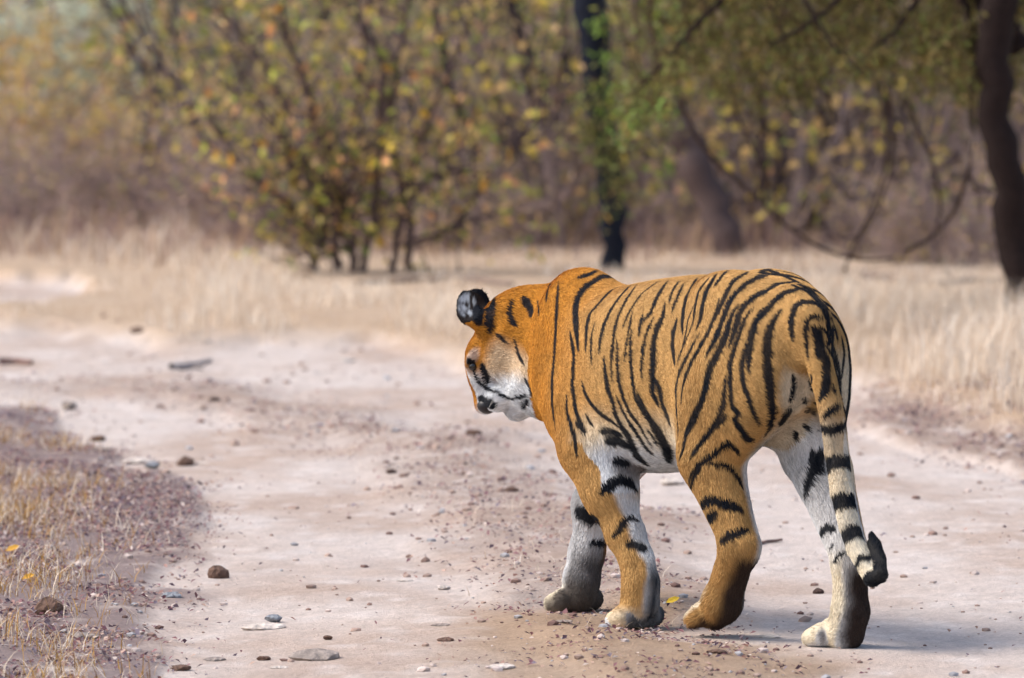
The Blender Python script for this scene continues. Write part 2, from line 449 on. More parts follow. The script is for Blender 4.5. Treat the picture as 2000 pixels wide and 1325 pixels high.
# its hanging foliage: drooping sprays of small olive leaves
g = np.random.default_rng(99); Lf, Tw = Builder(), Builder()
for _c in range(200):
    px = g.uniform(1240, 2420) if _c >= 95 else g.uniform(1240, 2080); low = np.interp(px, [1240, 1330, 1450, 1560, 1640, 1750, 1850, 1950, 2080], [250, 160, 170, 170, 120, 180, 220, 170, 120])
    py = -70 + (low + 60) * g.random() ** .8 if _c < 95 else g.uniform(-620, 40) - 220 * abs(px - 1850) / 600 * g.random(); y = 34.7 + g.uniform(-.2, 2.2)
    c = np.array(at_depth(px, py, y)); top = np.array(at_depth(px + g.normal(0, 60), min(-160, py - 120), y))
    St = np.array([top + (c - top) * t for t in np.linspace(0, 1, 7)]) + g.normal(0, .012, (7, 3)); Tw.tube(St, np.linspace(.008, .003, 7), CC(74, 58, 46), 4)
    shade = g.uniform(.75, 1.2)
    for k in range(int(g.integers(6, 13))):
        d_ = g.normal(0, 1, 3) * np.array((1, 1, .6)) - np.array((0, 0, .55))
        P, _e = wander(g, c + g.normal(0, .02, 3), d_, g.uniform(.10, .26), 6, .22, -.08)
        Tw.tube(P, np.linspace(.0035, .0012, 6), CC(86, 68, 54) * g.uniform(.7, 1.2), 3)
        n = int(12 + 20 * g.random()); i = g.integers(0, 5, n); f = g.random((n, 1))
        Q = P[i] + (P[i + 1] - P[i]) * f + g.normal(0, .016, (n, 3))
        L = .025 * g.uniform(.6, 1.5, n); Lf.leaves(Q, L, L * .5, pick(g, OLV if px > 1330 or g.random() < .6 else GRN, n, .3) * shade, .6, g=g)
o = Tw.build('branchlets', M_TWIG, tr3); o['kind'] = 'stuff'
o = Lf.build('crown', M_LEAF, tr3, False); o['kind'] = 'stuff'
# green sprigs on the straight tree
Lf, Tw = Builder(), Builder()
for px, py, n, sx in [(1170, 45, 9, 14), (1190, 112, 10, 14), (1180, 192, 12, 18), (1250, 250, 70, 50), (1160, 260, 40, 34), (1200, 310, 46, 34), (1140, 220, 22, 30), (1270, 160, 60, 50), (1230, 60, 34, 46), (1290, 330, 9, 20), (1210, 370, 24, 30)]:
    c = np.array(at_depth(px, py, 39.35)); s = sx * 39.4 / F_PX
    trunk = np.array(at_depth(1178, py - 60, 39.6))
    P, _ = wander(g, trunk, c - trunk + np.array((0, 0, .02)), np.linalg.norm(c - trunk) + s, 8, .08); Tw.tube(P, np.linspace(.007, .002, 8), CC(60, 54, 46), 4)
    for _ in range(5):
        U, _ = wander(g, P[g.integers(4, 8)], g.normal(0, 1, 3), s * 1.3, 5, .2); Tw.tube(U, np.linspace(.003, .001, 5), CC(70, 62, 50), 3)
    Q = c + g.normal(0, 1, (n * 3, 3)) * s * np.array((.75, .75, .9)); L = .034 * g.uniform(.6, 1.3, n * 3)
    Lf.leaves(Q, L, L * .5, pick(g, (GRN + [(150, 180, 70, 6)]) if n < 15 else OLV + [(126, 136, 70, 6), (150, 150, 88, 4)], n * 3, .25), .6, g=g)
o = Tw.build('branchlets', M_TWIG, tr1); o['kind'] = 'stuff'
o = Lf.build('crown', M_LEAF, tr1, False); o['kind'] = 'stuff'

# stems arching down under the canopy
ARCH = [([(1318, 150), (1335, 215), (1360, 270), (1392, 312), (1450, 360), (1520, 430), (1600, 488), (1680, 510), (1745, 505)], 36.2, .0075, 'long thin stem sagging in a wide curve beneath the olive canopy'),
        ([(1716, 150), (1735, 240), (1728, 330), (1705, 410), (1670, 470), (1648, 530)], 36.0, .0065, 'paired thin stem curving down to the grass under the olive canopy'),
        ([(1730, 160), (1748, 250), (1738, 340), (1712, 415), (1676, 468)], 36.1, .0055, 'paired thin stem curving down to the grass under the olive canopy'),
        ([(1905, 90), (1898, 180), (1900, 260), (1893, 340), (1868, 410), (1815, 470), (1765, 492)], 35.6, .0085, 'dark stem bowing inward beside the dark canopy trunk'),
        ([(1770, 190), (1800, 270), (1825, 330), (1838, 400), (1828, 450)], 36.3, .0065, 'short drooping stem inside the curve of the bowed stem'),
        ([(1575, 110), (1600, 160), (1620, 200), (1635, 245)], 35.9, .007, 'short dark stem slanting out of the olive canopy'),
        ([(1425, 160), (1440, 230), (1478, 300), (1490, 350), (1462, 420)], 36.6, .0065, 'crooked twin stem hanging behind the sagging stem'),
        ([(1475, 170), (1488, 240), (1478, 310), (1500, 340)], 36.7, .0055, 'crooked twin stem hanging behind the sagging stem'),
        ([(1880, 230), (1900, 270), (1925, 300), (1950, 380), (1975, 480), (1995, 590)], 35.2, .007, 'pale stem leaning along the dark canopy trunk'),
        ([(1890, 330), (1905, 370), (1950, 375)], 35.6, .006, 'short stub branching from the bowed stem')]
for pts, y, r, lab in ARCH:
    root = empty('hanging_stem'); B = Builder()
    col = (150, 132, 122) if 'pale' in lab else (74, 60, 54)
    P = stem_from(pts, y, r * 1.25, r * .8, B, col, 22, 6); B.build('stem', M_BARK, root)
    g = np.random.default_rng(int(pts[0][0])); B = Builder(); pool = []; twiggy(g, B, [P], 7, .16, .003, col, pool)
    o = B.build('twigs', M_TWIG, root); o['kind'] = 'stuff'
    tag(root, lab, 'stem', 'twin stems under the canopy' if 'twin' in lab or 'paired' in lab else None)

# shrubs of the thicket behind, a few kinds in many copies
pA = shrub('yellow_shrub', 1, 14, 1.25, .75, YEL, 1300, .066, twigs=9)
place(pA, [(60, 47.5, .6), (-80, 49, .66), (190, 50, .5), (330, 47, .42), (480, 50, .42), (-20, 52, .66), (110, 52, .52)], 'golden leaved dry shrub', 'shrub')
pB = shrub('grey_green_bush', 2, 13, 1.5, .8, GREY, 2600, .075, twigs=9)
place(pB, [(250, 52.5, .95), (335, 51.5, .9), (420, 52.5, .95), (165, 54, .95), (540, 60, 1.0), (690, 61, 1.0), (300, 66, 1.2), (480, 68, 1.2), (800, 60, .9)], 'pale grey green bush', 'bush')
pC = shrub('bare_shrub', 3, 22, .95, .95, BRN + [(196, 176, 96, 2), (150, 150, 96, 1.5)], 480, .05, (148, 130, 126), twigs=9, r0=.011)
place(pC, [(60, 44, .55), (180, 44.5, .55), (300, 44, .55), (400, 43.5, .6), (500, 43, .65), (20, 43, .5), (-60, 45, .6), (560, 42, .6), (880, 44, .9), (960, 45.5, 1.0), (1080, 44.5, 1.0), (1130, 43, .8), (1260, 44, 1.0), (1350, 46, 1.1),
           (1480, 44, 1.0), (1560, 46, 1.1), (1640, 44, .95), (1720, 46, 1.05), (1800, 43.5, .9), (1880, 45.5, 1.0), (1960, 44, .9), (2060, 43, .9), (720, 43.5, .9), (640, 46, 1.0), (1690, 41.2, .4), (1760, 40.4, .42), (1860, 40.2, .48), (1950, 40.6, .5), (1310, 42.0, .5), (1020, 42, .5), (900, 41.5, .5), (2160, 44, .9), (2260, 45, 1.0), (2380, 44, .9), (2500, 45.5, 1.0), (2640, 44, .9), (-200, 44, .6), (-340, 45, .7), (-500, 44, .7)], 'bare purplish brown twiggy shrub', 'shrub')
pD = shrub('speckled_shrub', 4, 13, 1.35, .8, MIX, 1100, .058, twigs=9)
place(pD, [(560, 48, 1.0), (700, 47, 1.0), (860, 48, 1.05), (1000, 47, 1.0), (1120, 49, 1.1), (1270, 47, 1.0), (1400, 49, 1.1), (1530, 47, 1.0), (1640, 49, 1.1), (760, 55, 1.2), (940, 57, 1.2), (1200, 58, 1.2), (1460, 58, 1.2), (640, 58, 1.2), (1800, 57, 1.2), (2120, 50, 1.1), (2280, 52, 1.1), (2440, 50, 1.1), (2620, 53, 1.2), (-260, 54, 1.0), (-460, 52, .9), (460, 46, .8), (620, 44.5, .85), (900, 44.2, .9), (1060, 43.6, .85), (1230, 44.8, .9), (1350, 43.8, .85), (1500, 45, .9), (1600, 43.8, .8), (1740, 45.2, .9), (1860, 44.4, .85)],
      'speckled yellow and green leaved dry shrub', 'shrub')
pE = shrub('green_bush', 5, 12, 1.1, .8, GRN + [(166, 186, 140, 4)], 1100, .055, twigs=9)
place(pE, [(1720, 50, .95), (1800, 49, 1.0), (1890, 51, 1.05), (1960, 48, .9), (1990, 54, 1.2)], 'pale green leafy bush', 'bush')
BRT = [(226, 200, 96, 5), (222, 186, 120, 3), (186, 190, 90, 3), (220, 166, 120, 1)]
pF = shrub('bright_leaved_shrub', 6, 6, 1.2, .6, BRT, 60, .075, (150, 132, 128), twigs=6, r0=.009)
place(pF, [(1330, 42.2, .9), (1450, 42.6, 1.0), (1560, 42.0, .9), (1660, 42.8, 1.0), (1790, 42.4, .9), (1900, 42.8, .9), (1260, 42.8, 1.0), (1090, 42, 1.0), (980, 43.4, 1.0), (840, 42.4, .9), (470, 43.4, .8)], 'thin shrub with bright yellow and orange leaves', 'shrub')
pG = shrub('dark_sapling', 7, 3, 2.4, .35, MIX, 90, .055, (70, 60, 62), twigs=9, r0=.020, sub=5)
place(pG, [(330, 49, 1.0), (520, 46, 1.0), (600, 50, 1.0), (830, 46, 1.0), (1010, 46.5, 1.1), (1100, 51, 1.0), (1250, 52, 1.1), (1500, 48, 1.0), (1590, 52, 1.0), (1700, 48, 1.0), (1850, 47, 1.0), (1930, 46, 1.0), (200, 55, 1.1), (720, 52, 1.1), (900, 53, 1.1), (1380, 44.5, .9), (640, 42.6, .8), (880, 43, .85), (1060, 42.4, .8), (1285, 43, .8), (1490, 42.4, .8), (1550, 43.6, .85), (1640, 42.6, .8), (1750, 43.4, .85), (1820, 42.4, .8), (1920, 43.4, .85), (440, 44, .8), (300, 46, .8)], 'dark stemmed young sapling', 'sapling')
pH = shrub('added_dark_bush', 8, 9, 1.6, .7, [(58, 70, 92, 4), (70, 78, 84, 3), (84, 70, 76, 2)], 1500, .07, (70, 62, 70), twigs=8)  # bush added to fill a shaded corner, the shade put into its dark blue leaves
place(pH, [(5, 56, 1.0)], 'added dark bluish bush', 'bush')
# far wood: one mass behind everything, haze put into its pale leaf tints
g = np.random.default_rng(5); Lf = Builder(); n = 34000
yy = g.uniform(62, 92, n); xx = g.uniform(-1, 1, n) * (yy * .115); zz = np.array(g.beta(1.1, 1.6, n)) * 3.4
P = np.c_[xx, yy, zz + .02 * (yy - 46) + .05 * np.clip(yy - 70, 0, None) - .05]
cn = fbm(P, .9, 3)
L = .11 * g.uniform(.6, 1.4, n)
col = np.where((cn > .5)[:, None], pick(g, GREY + [(120, 132, 120, 4)], n), pick(g, BRN + [(120, 130, 138, 4), (150, 160, 130, 4), (110, 104, 106, 3), (204, 184, 130, 2)], n))
Lf.leaves(P, L, L * .6, col, .3, g=g)
far_wood = Lf.build('far_undergrowth', M_LEAF, None, False)
tag(far_wood, 'hazy grey green and brown undergrowth filling the far wood', 'undergrowth', None, 'stuff')

# single leaves bright enough to pick out on the two nearest shrubs
leaf_me = None
g = np.random.default_rng(31)
lv_ = np.array([(0, 0, 0), (.35, .22, .03), (.75, .2, .02), (1, 0, -.04), (.75, -.2, .02), (.35, -.22, .03)]); lf_ = [np.array([[0, 1, 2, 3], [0, 3, 4, 5]])]
palm = []
for c in [(226, 190, 60), (214, 160, 60), (190, 190, 76), (232, 170, 110)]:
    m, nt_, b_ = material('bright_leaf', .5, .3); nz_ = nt_.nodes.new('ShaderNodeTexNoise'); nz_.inputs['Scale'].default_value = 6
    r_ = nt_.nodes.new('ShaderNodeValToRGB'); r_.color_ramp.elements[0].color = tuple(CC(*c) * .75) + (1,); r_.color_ramp.elements[1].color = tuple(np.minimum(1, CC(*c) * 1.15)) + (1,)
    nt_.links.new(nz_.outputs['Fac'], r_.inputs['Fac']); nt_.links.new(r_.outputs['Color'], b_.inputs['Base Color']); palm.append(m)
def leaf_at(p, parent, size, k):
    global LEAFM
    o = bpy.data.objects.new('leaf', LEAFM[k]); o.location = p; o.rotation_euler = tuple(g.uniform(0, 6.28, 3)); o.scale = (size,) * 3; o.parent = parent; COL.objects.link(o)
LEAFM = []
for m in palm:
    o = mesh_np('leaf', lv_, lf_, m, None, False); LEAFM.append(o.data); bpy.data.objects.remove(o)
for root, pool, n in ((sh1, pool1, 110), (sh2, pool2, 70)):
    for _ in range(n):
        T = pool[g.integers(len(pool))]; leaf_at(T[g.integers(1, len(T))] - np.array((0, .02, 0)), root, g.uniform(.04, .075), int(g.integers(4)))
leaf_at(np.array(at_depth(1187, 420, 39.3)), tr1, .075, 0)
# ================================================================ TIGER
# Local axes: x forward along the body, y to the animal's left, z up; origin on the ground under the tail root.
TH = math.radians(32)
T0 = np.array([0.716, 21.77, -0.016])
TM = np.array([[-math.sin(TH), -math.cos(TH), 0], [math.cos(TH), -math.sin(TH), 0], [0, 0, 1.0]])   # columns: forward, left, up
def t2w(p): return np.asarray(p, float) @ TM.T + T0
def w2t(p): return (np.asarray(p, float) - T0) @ TM
def pix_t(px, py, t):
    """photo pixel -> tiger-local point on the plane `t` metres left of the midline"""
    r = w2t(np.array(pix_ray(px, py)) + T0); o = w2t((0, 0, CAM_H))
    return o + r * ((t - o[1]) / r[1])

VOX = 0.0056
LO = np.array([-0.36, -0.30, -0.03]); HI = np.array([1.60, 0.36, 0.96])
DIM = np.ceil((HI - LO) / VOX).astype(int) + 1
SDF = np.full(DIM, 9.0, np.float32)
FLOW = []            # (a, b, radius, flow direction, hair length) used to comb the fur

def _block(lo, hi):
    i0 = np.clip(np.floor((np.asarray(lo) - LO) / VOX).astype(int), 0, DIM - 1)
    i1 = np.clip(np.ceil((np.asarray(hi) - LO) / VOX).astype(int) + 1, 1, DIM)
    ax = [LO[k] + VOX * np.arange(i0[k], i1[k], dtype=np.float32) for k in range(3)]
    G = np.stack(np.meshgrid(*ax, indexing='ij'), -1).astype(np.float32)
    return tuple(slice(i0[k], i1[k]) for k in range(3)), G
def _blend(sl, d, k):
    o = SDF[sl]
    h = np.clip(k - np.abs(o - d), 0, None) / k
    SDF[sl] = np.minimum(o, d) - h * h * k * 0.25
def _carve(sl, d, k):
    o = SDF[sl]; d = -d
    h = np.clip(k - np.abs(o - d), 0, None) / k
    SDF[sl] = np.maximum(o, d) + h * h * k * 0.25
def cone(a, b, ra, rb, k=0.03, flow=None, hair=0.012, flat=None):
    """rounded cone from a to b; flat=(axis vector, factor) squashes it sideways"""
    a, b = np.asarray(a, float), np.asarray(b, float)
    m = max(ra, rb) + k + 0.02
    sl, G = _block(np.minimum(a, b) - m, np.maximum(a, b) + m)
    ab = (b - a).astype(np.float32); L2 = float(ab @ ab) + 1e-9
    rel = G - a.astype(np.float32)
    h = np.clip(rel @ ab / L2, 0, 1)
    v = rel - h[..., None] * ab
    if flat is not None:
        n = np.asarray(flat[0], np.float32); n = n / np.linalg.norm(n)
        pn = v @ n
        v = v + (pn * (1 / flat[1] - 1))[..., None] * n
    d = np.sqrt((v * v).sum(-1)) - (ra + (rb - ra) * h)
    if flat is not None: d = d * flat[1] ** 0.5
    _blend(sl, d, k)
    if flow is not False: FLOW.append((a, b, (ra + rb) / 2, np.asarray(flow if flow is not None else b - a, float), hair))
def ell(c, r, k=0.03, R=None, flow=None, hair=0.012, carve=False):
    """ellipsoid, R = rows of its axes"""
    c = np.asarray(c, float); r = np.asarray(r, float)
    m = r.max() + k + 0.02
    sl, G = _block(c - m, c + m)
    v = G - c.astype(np.float32)
    if R is not None: v = v @ np.asarray(R, np.float32).T
    q = np.sqrt(((v / r.astype(np.float32)) ** 2).sum(-1)); q2 = np.sqrt(((v / (r * r).astype(np.float32)) ** 2).sum(-1)) + 1e-6
    d = q * (q - 1) / q2
    (_carve if carve else _blend)(sl, d, k)
    if flow is not None: FLOW.append((c, c, float(r.mean()), np.asarray(flow, float), hair))

# ---- trunk: elliptic sections along the spine (x, top, bottom, half width)
SEC = np.array([(-.020, .740, .690, .030), (-.005, .785, .640, .065), (.02, .818, .600, .088), (.06, .842, .560, .105), (.15, .870, .510, .128),
                (.26, .878, .470, .138), (.37, .880, .430, .150), (.51, .873, .398, .176), (.65, .857, .380, .194), (.80, .834, .378, .194),
                (.90, .818, .385, .176), (1.0, .822, .400, .145), (1.10, .792, .480, .104), (1.18, .770, .545, .088), (1.25, .740, .590, .070), (1.30, .69, .62, .03)])
sl, G = _block((-.14, -.3, .3), (1.40, .3, .95))
xs = np.clip(G[:, 0, 0, 0], SEC[0, 0], SEC[-1, 0])
def smooth_interp(x, xp, fp):
    y = np.interp(x, xp, fp); k = np.exp(-0.5 * (np.arange(-10, 11) / 4.0) ** 2); k /= k.sum()
    return np.convolve(np.pad(y, 10, mode='edge'), k, 'valid')
top, bot, wid = (smooth_interp(xs, SEC[:, 0], SEC[:, j])[:, None, None] for j in (1, 2, 3))
zc = bot + (top - bot) * 0.52
hz = np.where(G[..., 2] > zc, top - zc, zc - bot)
q = (np.abs(G[..., 1] / wid) ** 2.3 + np.abs((G[..., 2] - zc) / hz) ** 2.3) ** (1 / 2.3)
d = (q - 1) * np.minimum(wid, hz)
dx = np.maximum(0, np.maximum(SEC[0, 0] - G[..., 0], G[..., 0] - SEC[-1, 0]))
_blend(sl, np.where(dx > 0, np.sqrt(np.maximum(d, 0) ** 2 + dx ** 2), d).astype(np.float32), 0.01)
for x0 in np.arange(0, 1.25, .1):
    FLOW.append((np.array((x0, 0, .65)), np.array((x0 + .1, 0, .65)), .17, np.array((-1, 0, -.45)), .011))
    FLOW.append((np.array((x0, 0, .42)), np.array((x0 + .1, 0, .40)), .05, np.array((-1, 0, -.6)), .026))
SIDE = np.array((0, 1.0, 0))

# ---- hind quarters
for sd in (1, -1):
    ell((.20, .070 * sd, .68), (.16, .070, .165), .09, flow=(-.6, 0, -1), hair=.011)          # gluteal mass
    ell((.275, .065 * sd, .838), (.09, .050, .04), .06)                                       # point of the hip
    cone((.085, .052 * sd, .70), (.070, .062 * sd, .60), .068, .060, .05, flow=(-.2, 0, -1))       # buttock
# left hind leg: swinging forward, hock high
cone((.225, .092, .64), (.295, .112, .455), .145, .088, .08, flow=(.1, 0, -1), flat=(SIDE, .62))
cone((.10, .078, .62), (.220, .100, .47), .076, .050, .06, flow=(.1, 0, -1), flat=(SIDE, .75))
LKN, LHK, LBA = np.array((.278, .112, .44)), np.array((.178, .092, .238)), np.array((.272, .080, .094))
cone(LKN, LHK, .074, .045, .04)
cone((.240, .105, .42), (.178, .094, .29), .046, .034, .03)
cone((.145, .092, .240), (.165, .092, .217), .026, .034, .025, flow=(0, 0, -1))               # heel
cone(LHK, LBA, .047, .047, .03)
cone(LBA, (.312, .076, .068), .049, .046, .025)
for j, tt in enumerate((-.034, -.012, .012, .034)):
    e = .012 if abs(tt) < .02 else 0
    cone((.312, .076 + tt, .066), (.346 + e, .074 + tt * 1.2, .050), .032, .026, .006)
# right hind leg: planted behind
RKN, RHK, RBA = np.array((.125, -.086, .45)), np.array((-.080, -.052, .225)), np.array((-.078, -.050, .055))
cone((.16, -.062, .64), (.140, -.082, .46), .126, .074, .08, flow=(.1, 0, -1), flat=(SIDE, .68))
cone((.085, -.056, .62), (.045, -.066, .42), .076, .058, .05, flow=(.0, 0, -1), flat=(SIDE, .8))
cone(RKN, RHK, .072, .045, .04)
cone((.05, -.070, .42), (-.045, -.056, .27), .062, .040, .03)
cone((-.112, -.052, .228), (-.092, -.050, .205), .026, .034, .025, flow=(0, 0, -1))
cone(RHK, (-.096, -.042, .09), .044, .045, .03)
cone((-.096, -.042, .09), (-.080, -.036, .042), .046, .046, .02, hair=.008)
cone((-.085, -.036, .040), (-.040, -.033, .038), .044, .042, .02, hair=.008)
for j, tt in enumerate((-.038, -.013, .013, .038)):
    e = .012 if abs(tt) < .02 else 0
    cone((-.045, -.033 + tt, .036), (-.013 + e, -.031 + tt * 1.2, .026), .033, .027, .006, hair=.007)

# ---- fore quarters
for sd in (1, -1):
    ell((.945, (.092 if sd > 0 else -.075), .68 if sd > 0 else .65), (.10, .050, .150), .07, R=[(.94, 0, -.34), (0, 1, 0), (.34, 0, .94)], flow=(-.4, 0, -1), hair=.013)   # scapula
ell((.940, .038, .806), (.120, .048, .066), .05)
# left fore leg: trailing, about to leave the ground
cone((.935, .105, .60), (.79, .130, .465), .084, .076, .06, flow=(-.2, 0, -1), flat=(SIDE, .8))
cone((.84, .125, .53), (.73, .135, .435), .080, .066, .06, flow=(-.2, 0, -1), flat=(SIDE, .85))
LCA = pix_t(1243, 1092, .112); LPW = pix_t(1250, 1178, .108)
cone((.765, .138, .430), pix_t(1192, 960, .130), .075, .064, .05)
cone(pix_t(1190, 960, .130), pix_t(1222, 1045, .118), .064, .046, .04)
cone(pix_t(1222, 1045, .118), LCA, .045, .039, .03)
cone(LCA, pix_t(1250, 1140, .110), .040, .043, .03, hair=.009)
cone(pix_t(1262, 1105, .108), pix_t(1264, 1120, .108), .022, .022, .02, hair=.008)             # carpal pad
cone(pix_t(1252, 1140, .108), pix_t(1250, 1175, .108), .048, .052, .02, hair=.008)
for j, tt in enumerate((-.040, -.014, .014, .040)):
    e = .012 if abs(tt) < .02 else 0
    cone((LPW[0] + .008, LPW[1] + tt, .040), (LPW[0] + .038 + e, LPW[1] + tt * 1.2, .028), .034, .028, .006, hair=.007)
# right fore leg: reaching forward, planted
cone((1.00, -.105, .58), (1.00, -.120, .44), .088, .075, .05, flow=(-.2, 0, -1), flat=(SIDE, .8))
RCA = pix_t(1146, 1080, -.07)
cone((1.00, -.125, .43), pix_t(1163, 985, -.09), .074, .054, .05)
cone(pix_t(1163, 985, -.09), RCA, .052, .042, .04)
cone(RCA, pix_t(1136, 1130, -.055), .042, .046, .03)
RPW = pix_t(1132, 1164, -.045)
cone(pix_t(1136, 1130, -.055), RPW, .046, .048, .02, hair=.008)
for j, tt in enumerate((-.042, -.014, .014, .042)):
    e = .014 if abs(tt) < .02 else 0
    cone((RPW[0] + .010, RPW[1] + tt, .036), (RPW[0] + .044 + e, RPW[1] + tt * 1.2, .026), .034, .028, .006, hair=.007)

# ---- neck and chest
HYAW, HPIT = math.radians(12), math.radians(68.5)
_f = np.array((-math.cos(HYAW) * math.cos(HPIT), math.sin(HYAW) * math.cos(HPIT), -math.sin(HPIT)))
_u = np.array((-math.cos(HYAW) * math.sin(HPIT), math.sin(HYAW) * math.sin(HPIT), math.cos(HPIT)))
_l = np.cross(_u, _f)
HF, HU, HL = _f @ TM, _u @ TM, _l @ TM             # head axes in tiger-local space
HC = pix_t(984, 685, .105)
HS = .97                                          # head scale
HR = np.array([HF, HL, HU])
def hd(f, l, u): return HC + HS * (f * HF + l * HL + u * HU)
def hr(*r): return tuple(HS * v for v in r)
cone((1.03, 0, .645), (1.15, .025, .635), .150, .132, .06, flow=(-1, 0, -.5), hair=.016, flat=(SIDE, .8))
cone((1.14, .02, .642), hd(-.075, 0, -.020), .148, .094, .05, flow=(-1, -.3, -.3), hair=.016)
cone((1.08, .0, .58), (.98, 0, .48), .070, .065, .05, flow=(-.5, 0, -1), hair=.018)
cone((1.03, .01, .785), (1.31, .06, .724), .052, .046, .06, flow=(-1, -.2, -.3), hair=.012)
# ---- head
ell(hd(-.045, 0, .005), hr(.088, .086, .084), .03, HR, flow=-HF, hair=.009)
ell(hd(.03, 0, .030), hr(.085, .058, .052), .03, HR, flow=-HF, hair=.006)
for sd in (1, -1):
    ell(hd(.0, .055 * sd, -.025), hr(.068, .044, .055), .03, HR, flow=-HF - .5 * HU, hair=.012)   # cheek
    ell(hd(-.06, .078 * sd, -.05), hr(.040, .030, .060), .03, HR, flow=-HF - HU, hair=.026)       # ruff
    ell(hd(.050, .044 * sd, .066), hr(.030, .020, .014), .02, HR, flow=-HF, hair=.006)            # brow
    ell(hd(.116, .030 * sd, -.036), hr(.040, .031, .034), .018, HR, flow=-HF - .5 * HU, hair=.007) # muzzle pad
    ell(hd(.066, .050 * sd, .052), hr(.014, .010, .010), .010, HR, carve=True)                    # eye socket
cone(hd(.03, 0, .050), hd(.150, 0, -.004), .042, .028, .025, flow=-HF, hair=.006)              # bridge of the nose
cone(hd(.0, 0, -.055), hd(.126, 0, -.086), .050, .034, .02, flow=-HF - .4 * HU, hair=.012)      # lower jaw
EARN = {}
for sd in (1, -1):
    ec = hd(-.080, .070 * sd, .118)
    en = HL * sd * .90 - HF * .28 + HU * .10; en /= np.linalg.norm(en)       # where the ear's back or cup looks
    eu = HU * .50 + HL * sd * .20 - HF * .87; eu -= en * (eu @ en); eu /= np.linalg.norm(eu)
    ew = np.cross(en, eu)
    EARN[sd] = (ec, en, eu, ew)
    ell(ec, (.035, .047, .013), .010, [ew, eu, en], flow=eu, hair=.008)
    cone(hd(-.055, .058 * sd, .055), ec - eu * .025, .036, .024, .02, flow=False)
    ell(ec + en * .016, (.029, .039, .013), .005, [ew, eu, en], carve=True)

# ---- tail: hangs from the rump and curls up at the tip
TAILPX = [(1556, 596, .020, .055), (1580, 630, .02, .050), (1597, 690, .02, .042), (1611, 745, .02, .037), (1625, 805, .015, .036), (1634, 880, -.005, .034),
          (1644, 960, 0, .033), (1658, 1025, 0, .030), (1672, 1070, 0, .029), (1690, 1105, .0, .027), (1703, 1130, .0, .026), (1718, 1124, -.01, .024),
          (1716, 1095, -.03, .024), (1708, 1066, -.035, .022), (1702, 1046, -.035, .014)]
TAIL = np.array([np.append(pix_t(x, y, t), r) for x, y, t, r in TAILPX])
for i in range(len(TAIL) - 1):
    tip = i >= 9
    cone(TAIL[i, :3], TAIL[i + 1, :3], TAIL[i, 3] * .92, TAIL[i + 1, 3] * .92, .05 if i < 2 else .004, hair=.009 if tip else .011)

# ---- surface nets: one continuous skin out of the distance field
def surface_nets(D):
    neg = D < 0
    nx, ny, nz = D.shape
    corners = [(i, j, k) for i in (0, 1) for j in (0, 1) for k in (0, 1)]
    inside = np.zeros((nx - 1, ny - 1, nz - 1), np.int8)
    for c in corners: inside += neg[c[0]:nx - 1 + c[0], c[1]:ny - 1 + c[1], c[2]:nz - 1 + c[2]]
    cells = np.argwhere((inside > 0) & (inside < 8))                # only the cells the skin passes through
    val = {c: D[cells[:, 0] + c[0], cells[:, 1] + c[1], cells[:, 2] + c[2]] for c in corners}
    cnt = np.zeros(len(cells)); acc = np.zeros((len(cells), 3))
    for c0 in corners:
        for ax in range(3):
            if c0[ax]: continue
            c1 = tuple(1 if k == ax else c0[k] for k in range(3))
            a, b = val[c0], val[c1]
            m = (a < 0) != (b < 0)
            p = np.tile(np.array(c0, float), (int(m.sum()), 1)); p[:, ax] += a[m] / (a[m] - b[m])
            cnt[m] += 1; acc[m] += p
    ids = np.full(inside.shape, -1, np.int32); ids[tuple(cells.T)] = np.arange(len(cells))
    V = cells + acc / cnt[:, None]
    quads = []
    for ax in range(3):
        o1, o2 = (ax + 1) % 3, (ax + 2) % 3
        s0 = [slice(None)] * 3; s1 = [slice(None)] * 3
        s0[ax] = slice(0, -1); s1[ax] = slice(1, None)
        A, B = neg[tuple(s0)], neg[tuple(s1)]
        e = np.argwhere(A != B)
        e = e[(e[:, o1] > 0) & (e[:, o2] > 0) & (e[:, o1] < D.shape[o1] - 1) & (e[:, o2] < D.shape[o2] - 1)]
        inside = A[tuple(e.T)]
        u = np.zeros(3, int); v = np.zeros(3, int); u[o1] = 1; v[o2] = 1
        q = np.stack([ids[tuple((e - u - v).T)], ids[tuple((e - v).T)], ids[tuple(e.T)], ids[tuple((e - u).T)]], 1)
        q[~inside] = q[~inside][:, ::-1]
        quads.append(q)
    return V * VOX + LO, np.concatenate(quads)
TV, TQ = surface_nets(SDF + np.float32(.004))          # leave room for the fur
def laplace(V, Q, n, lam):
    e = np.concatenate([Q[:, [0, 1]], Q[:, [1, 2]], Q[:, [2, 3]], Q[:, [3, 0]]]); e = np.concatenate([e, e[:, ::-1]])
    deg = np.bincount(e[:, 0], minlength=len(V))[:, None]
    for _ in range(n):
        s = np.stack([np.bincount(e[:, 0], V[e[:, 1], k], minlength=len(V)) for k in range(3)], 1)
        V = V + lam * (s / deg - V)
    return V
TV = laplace(TV, TQ, 2, .5)
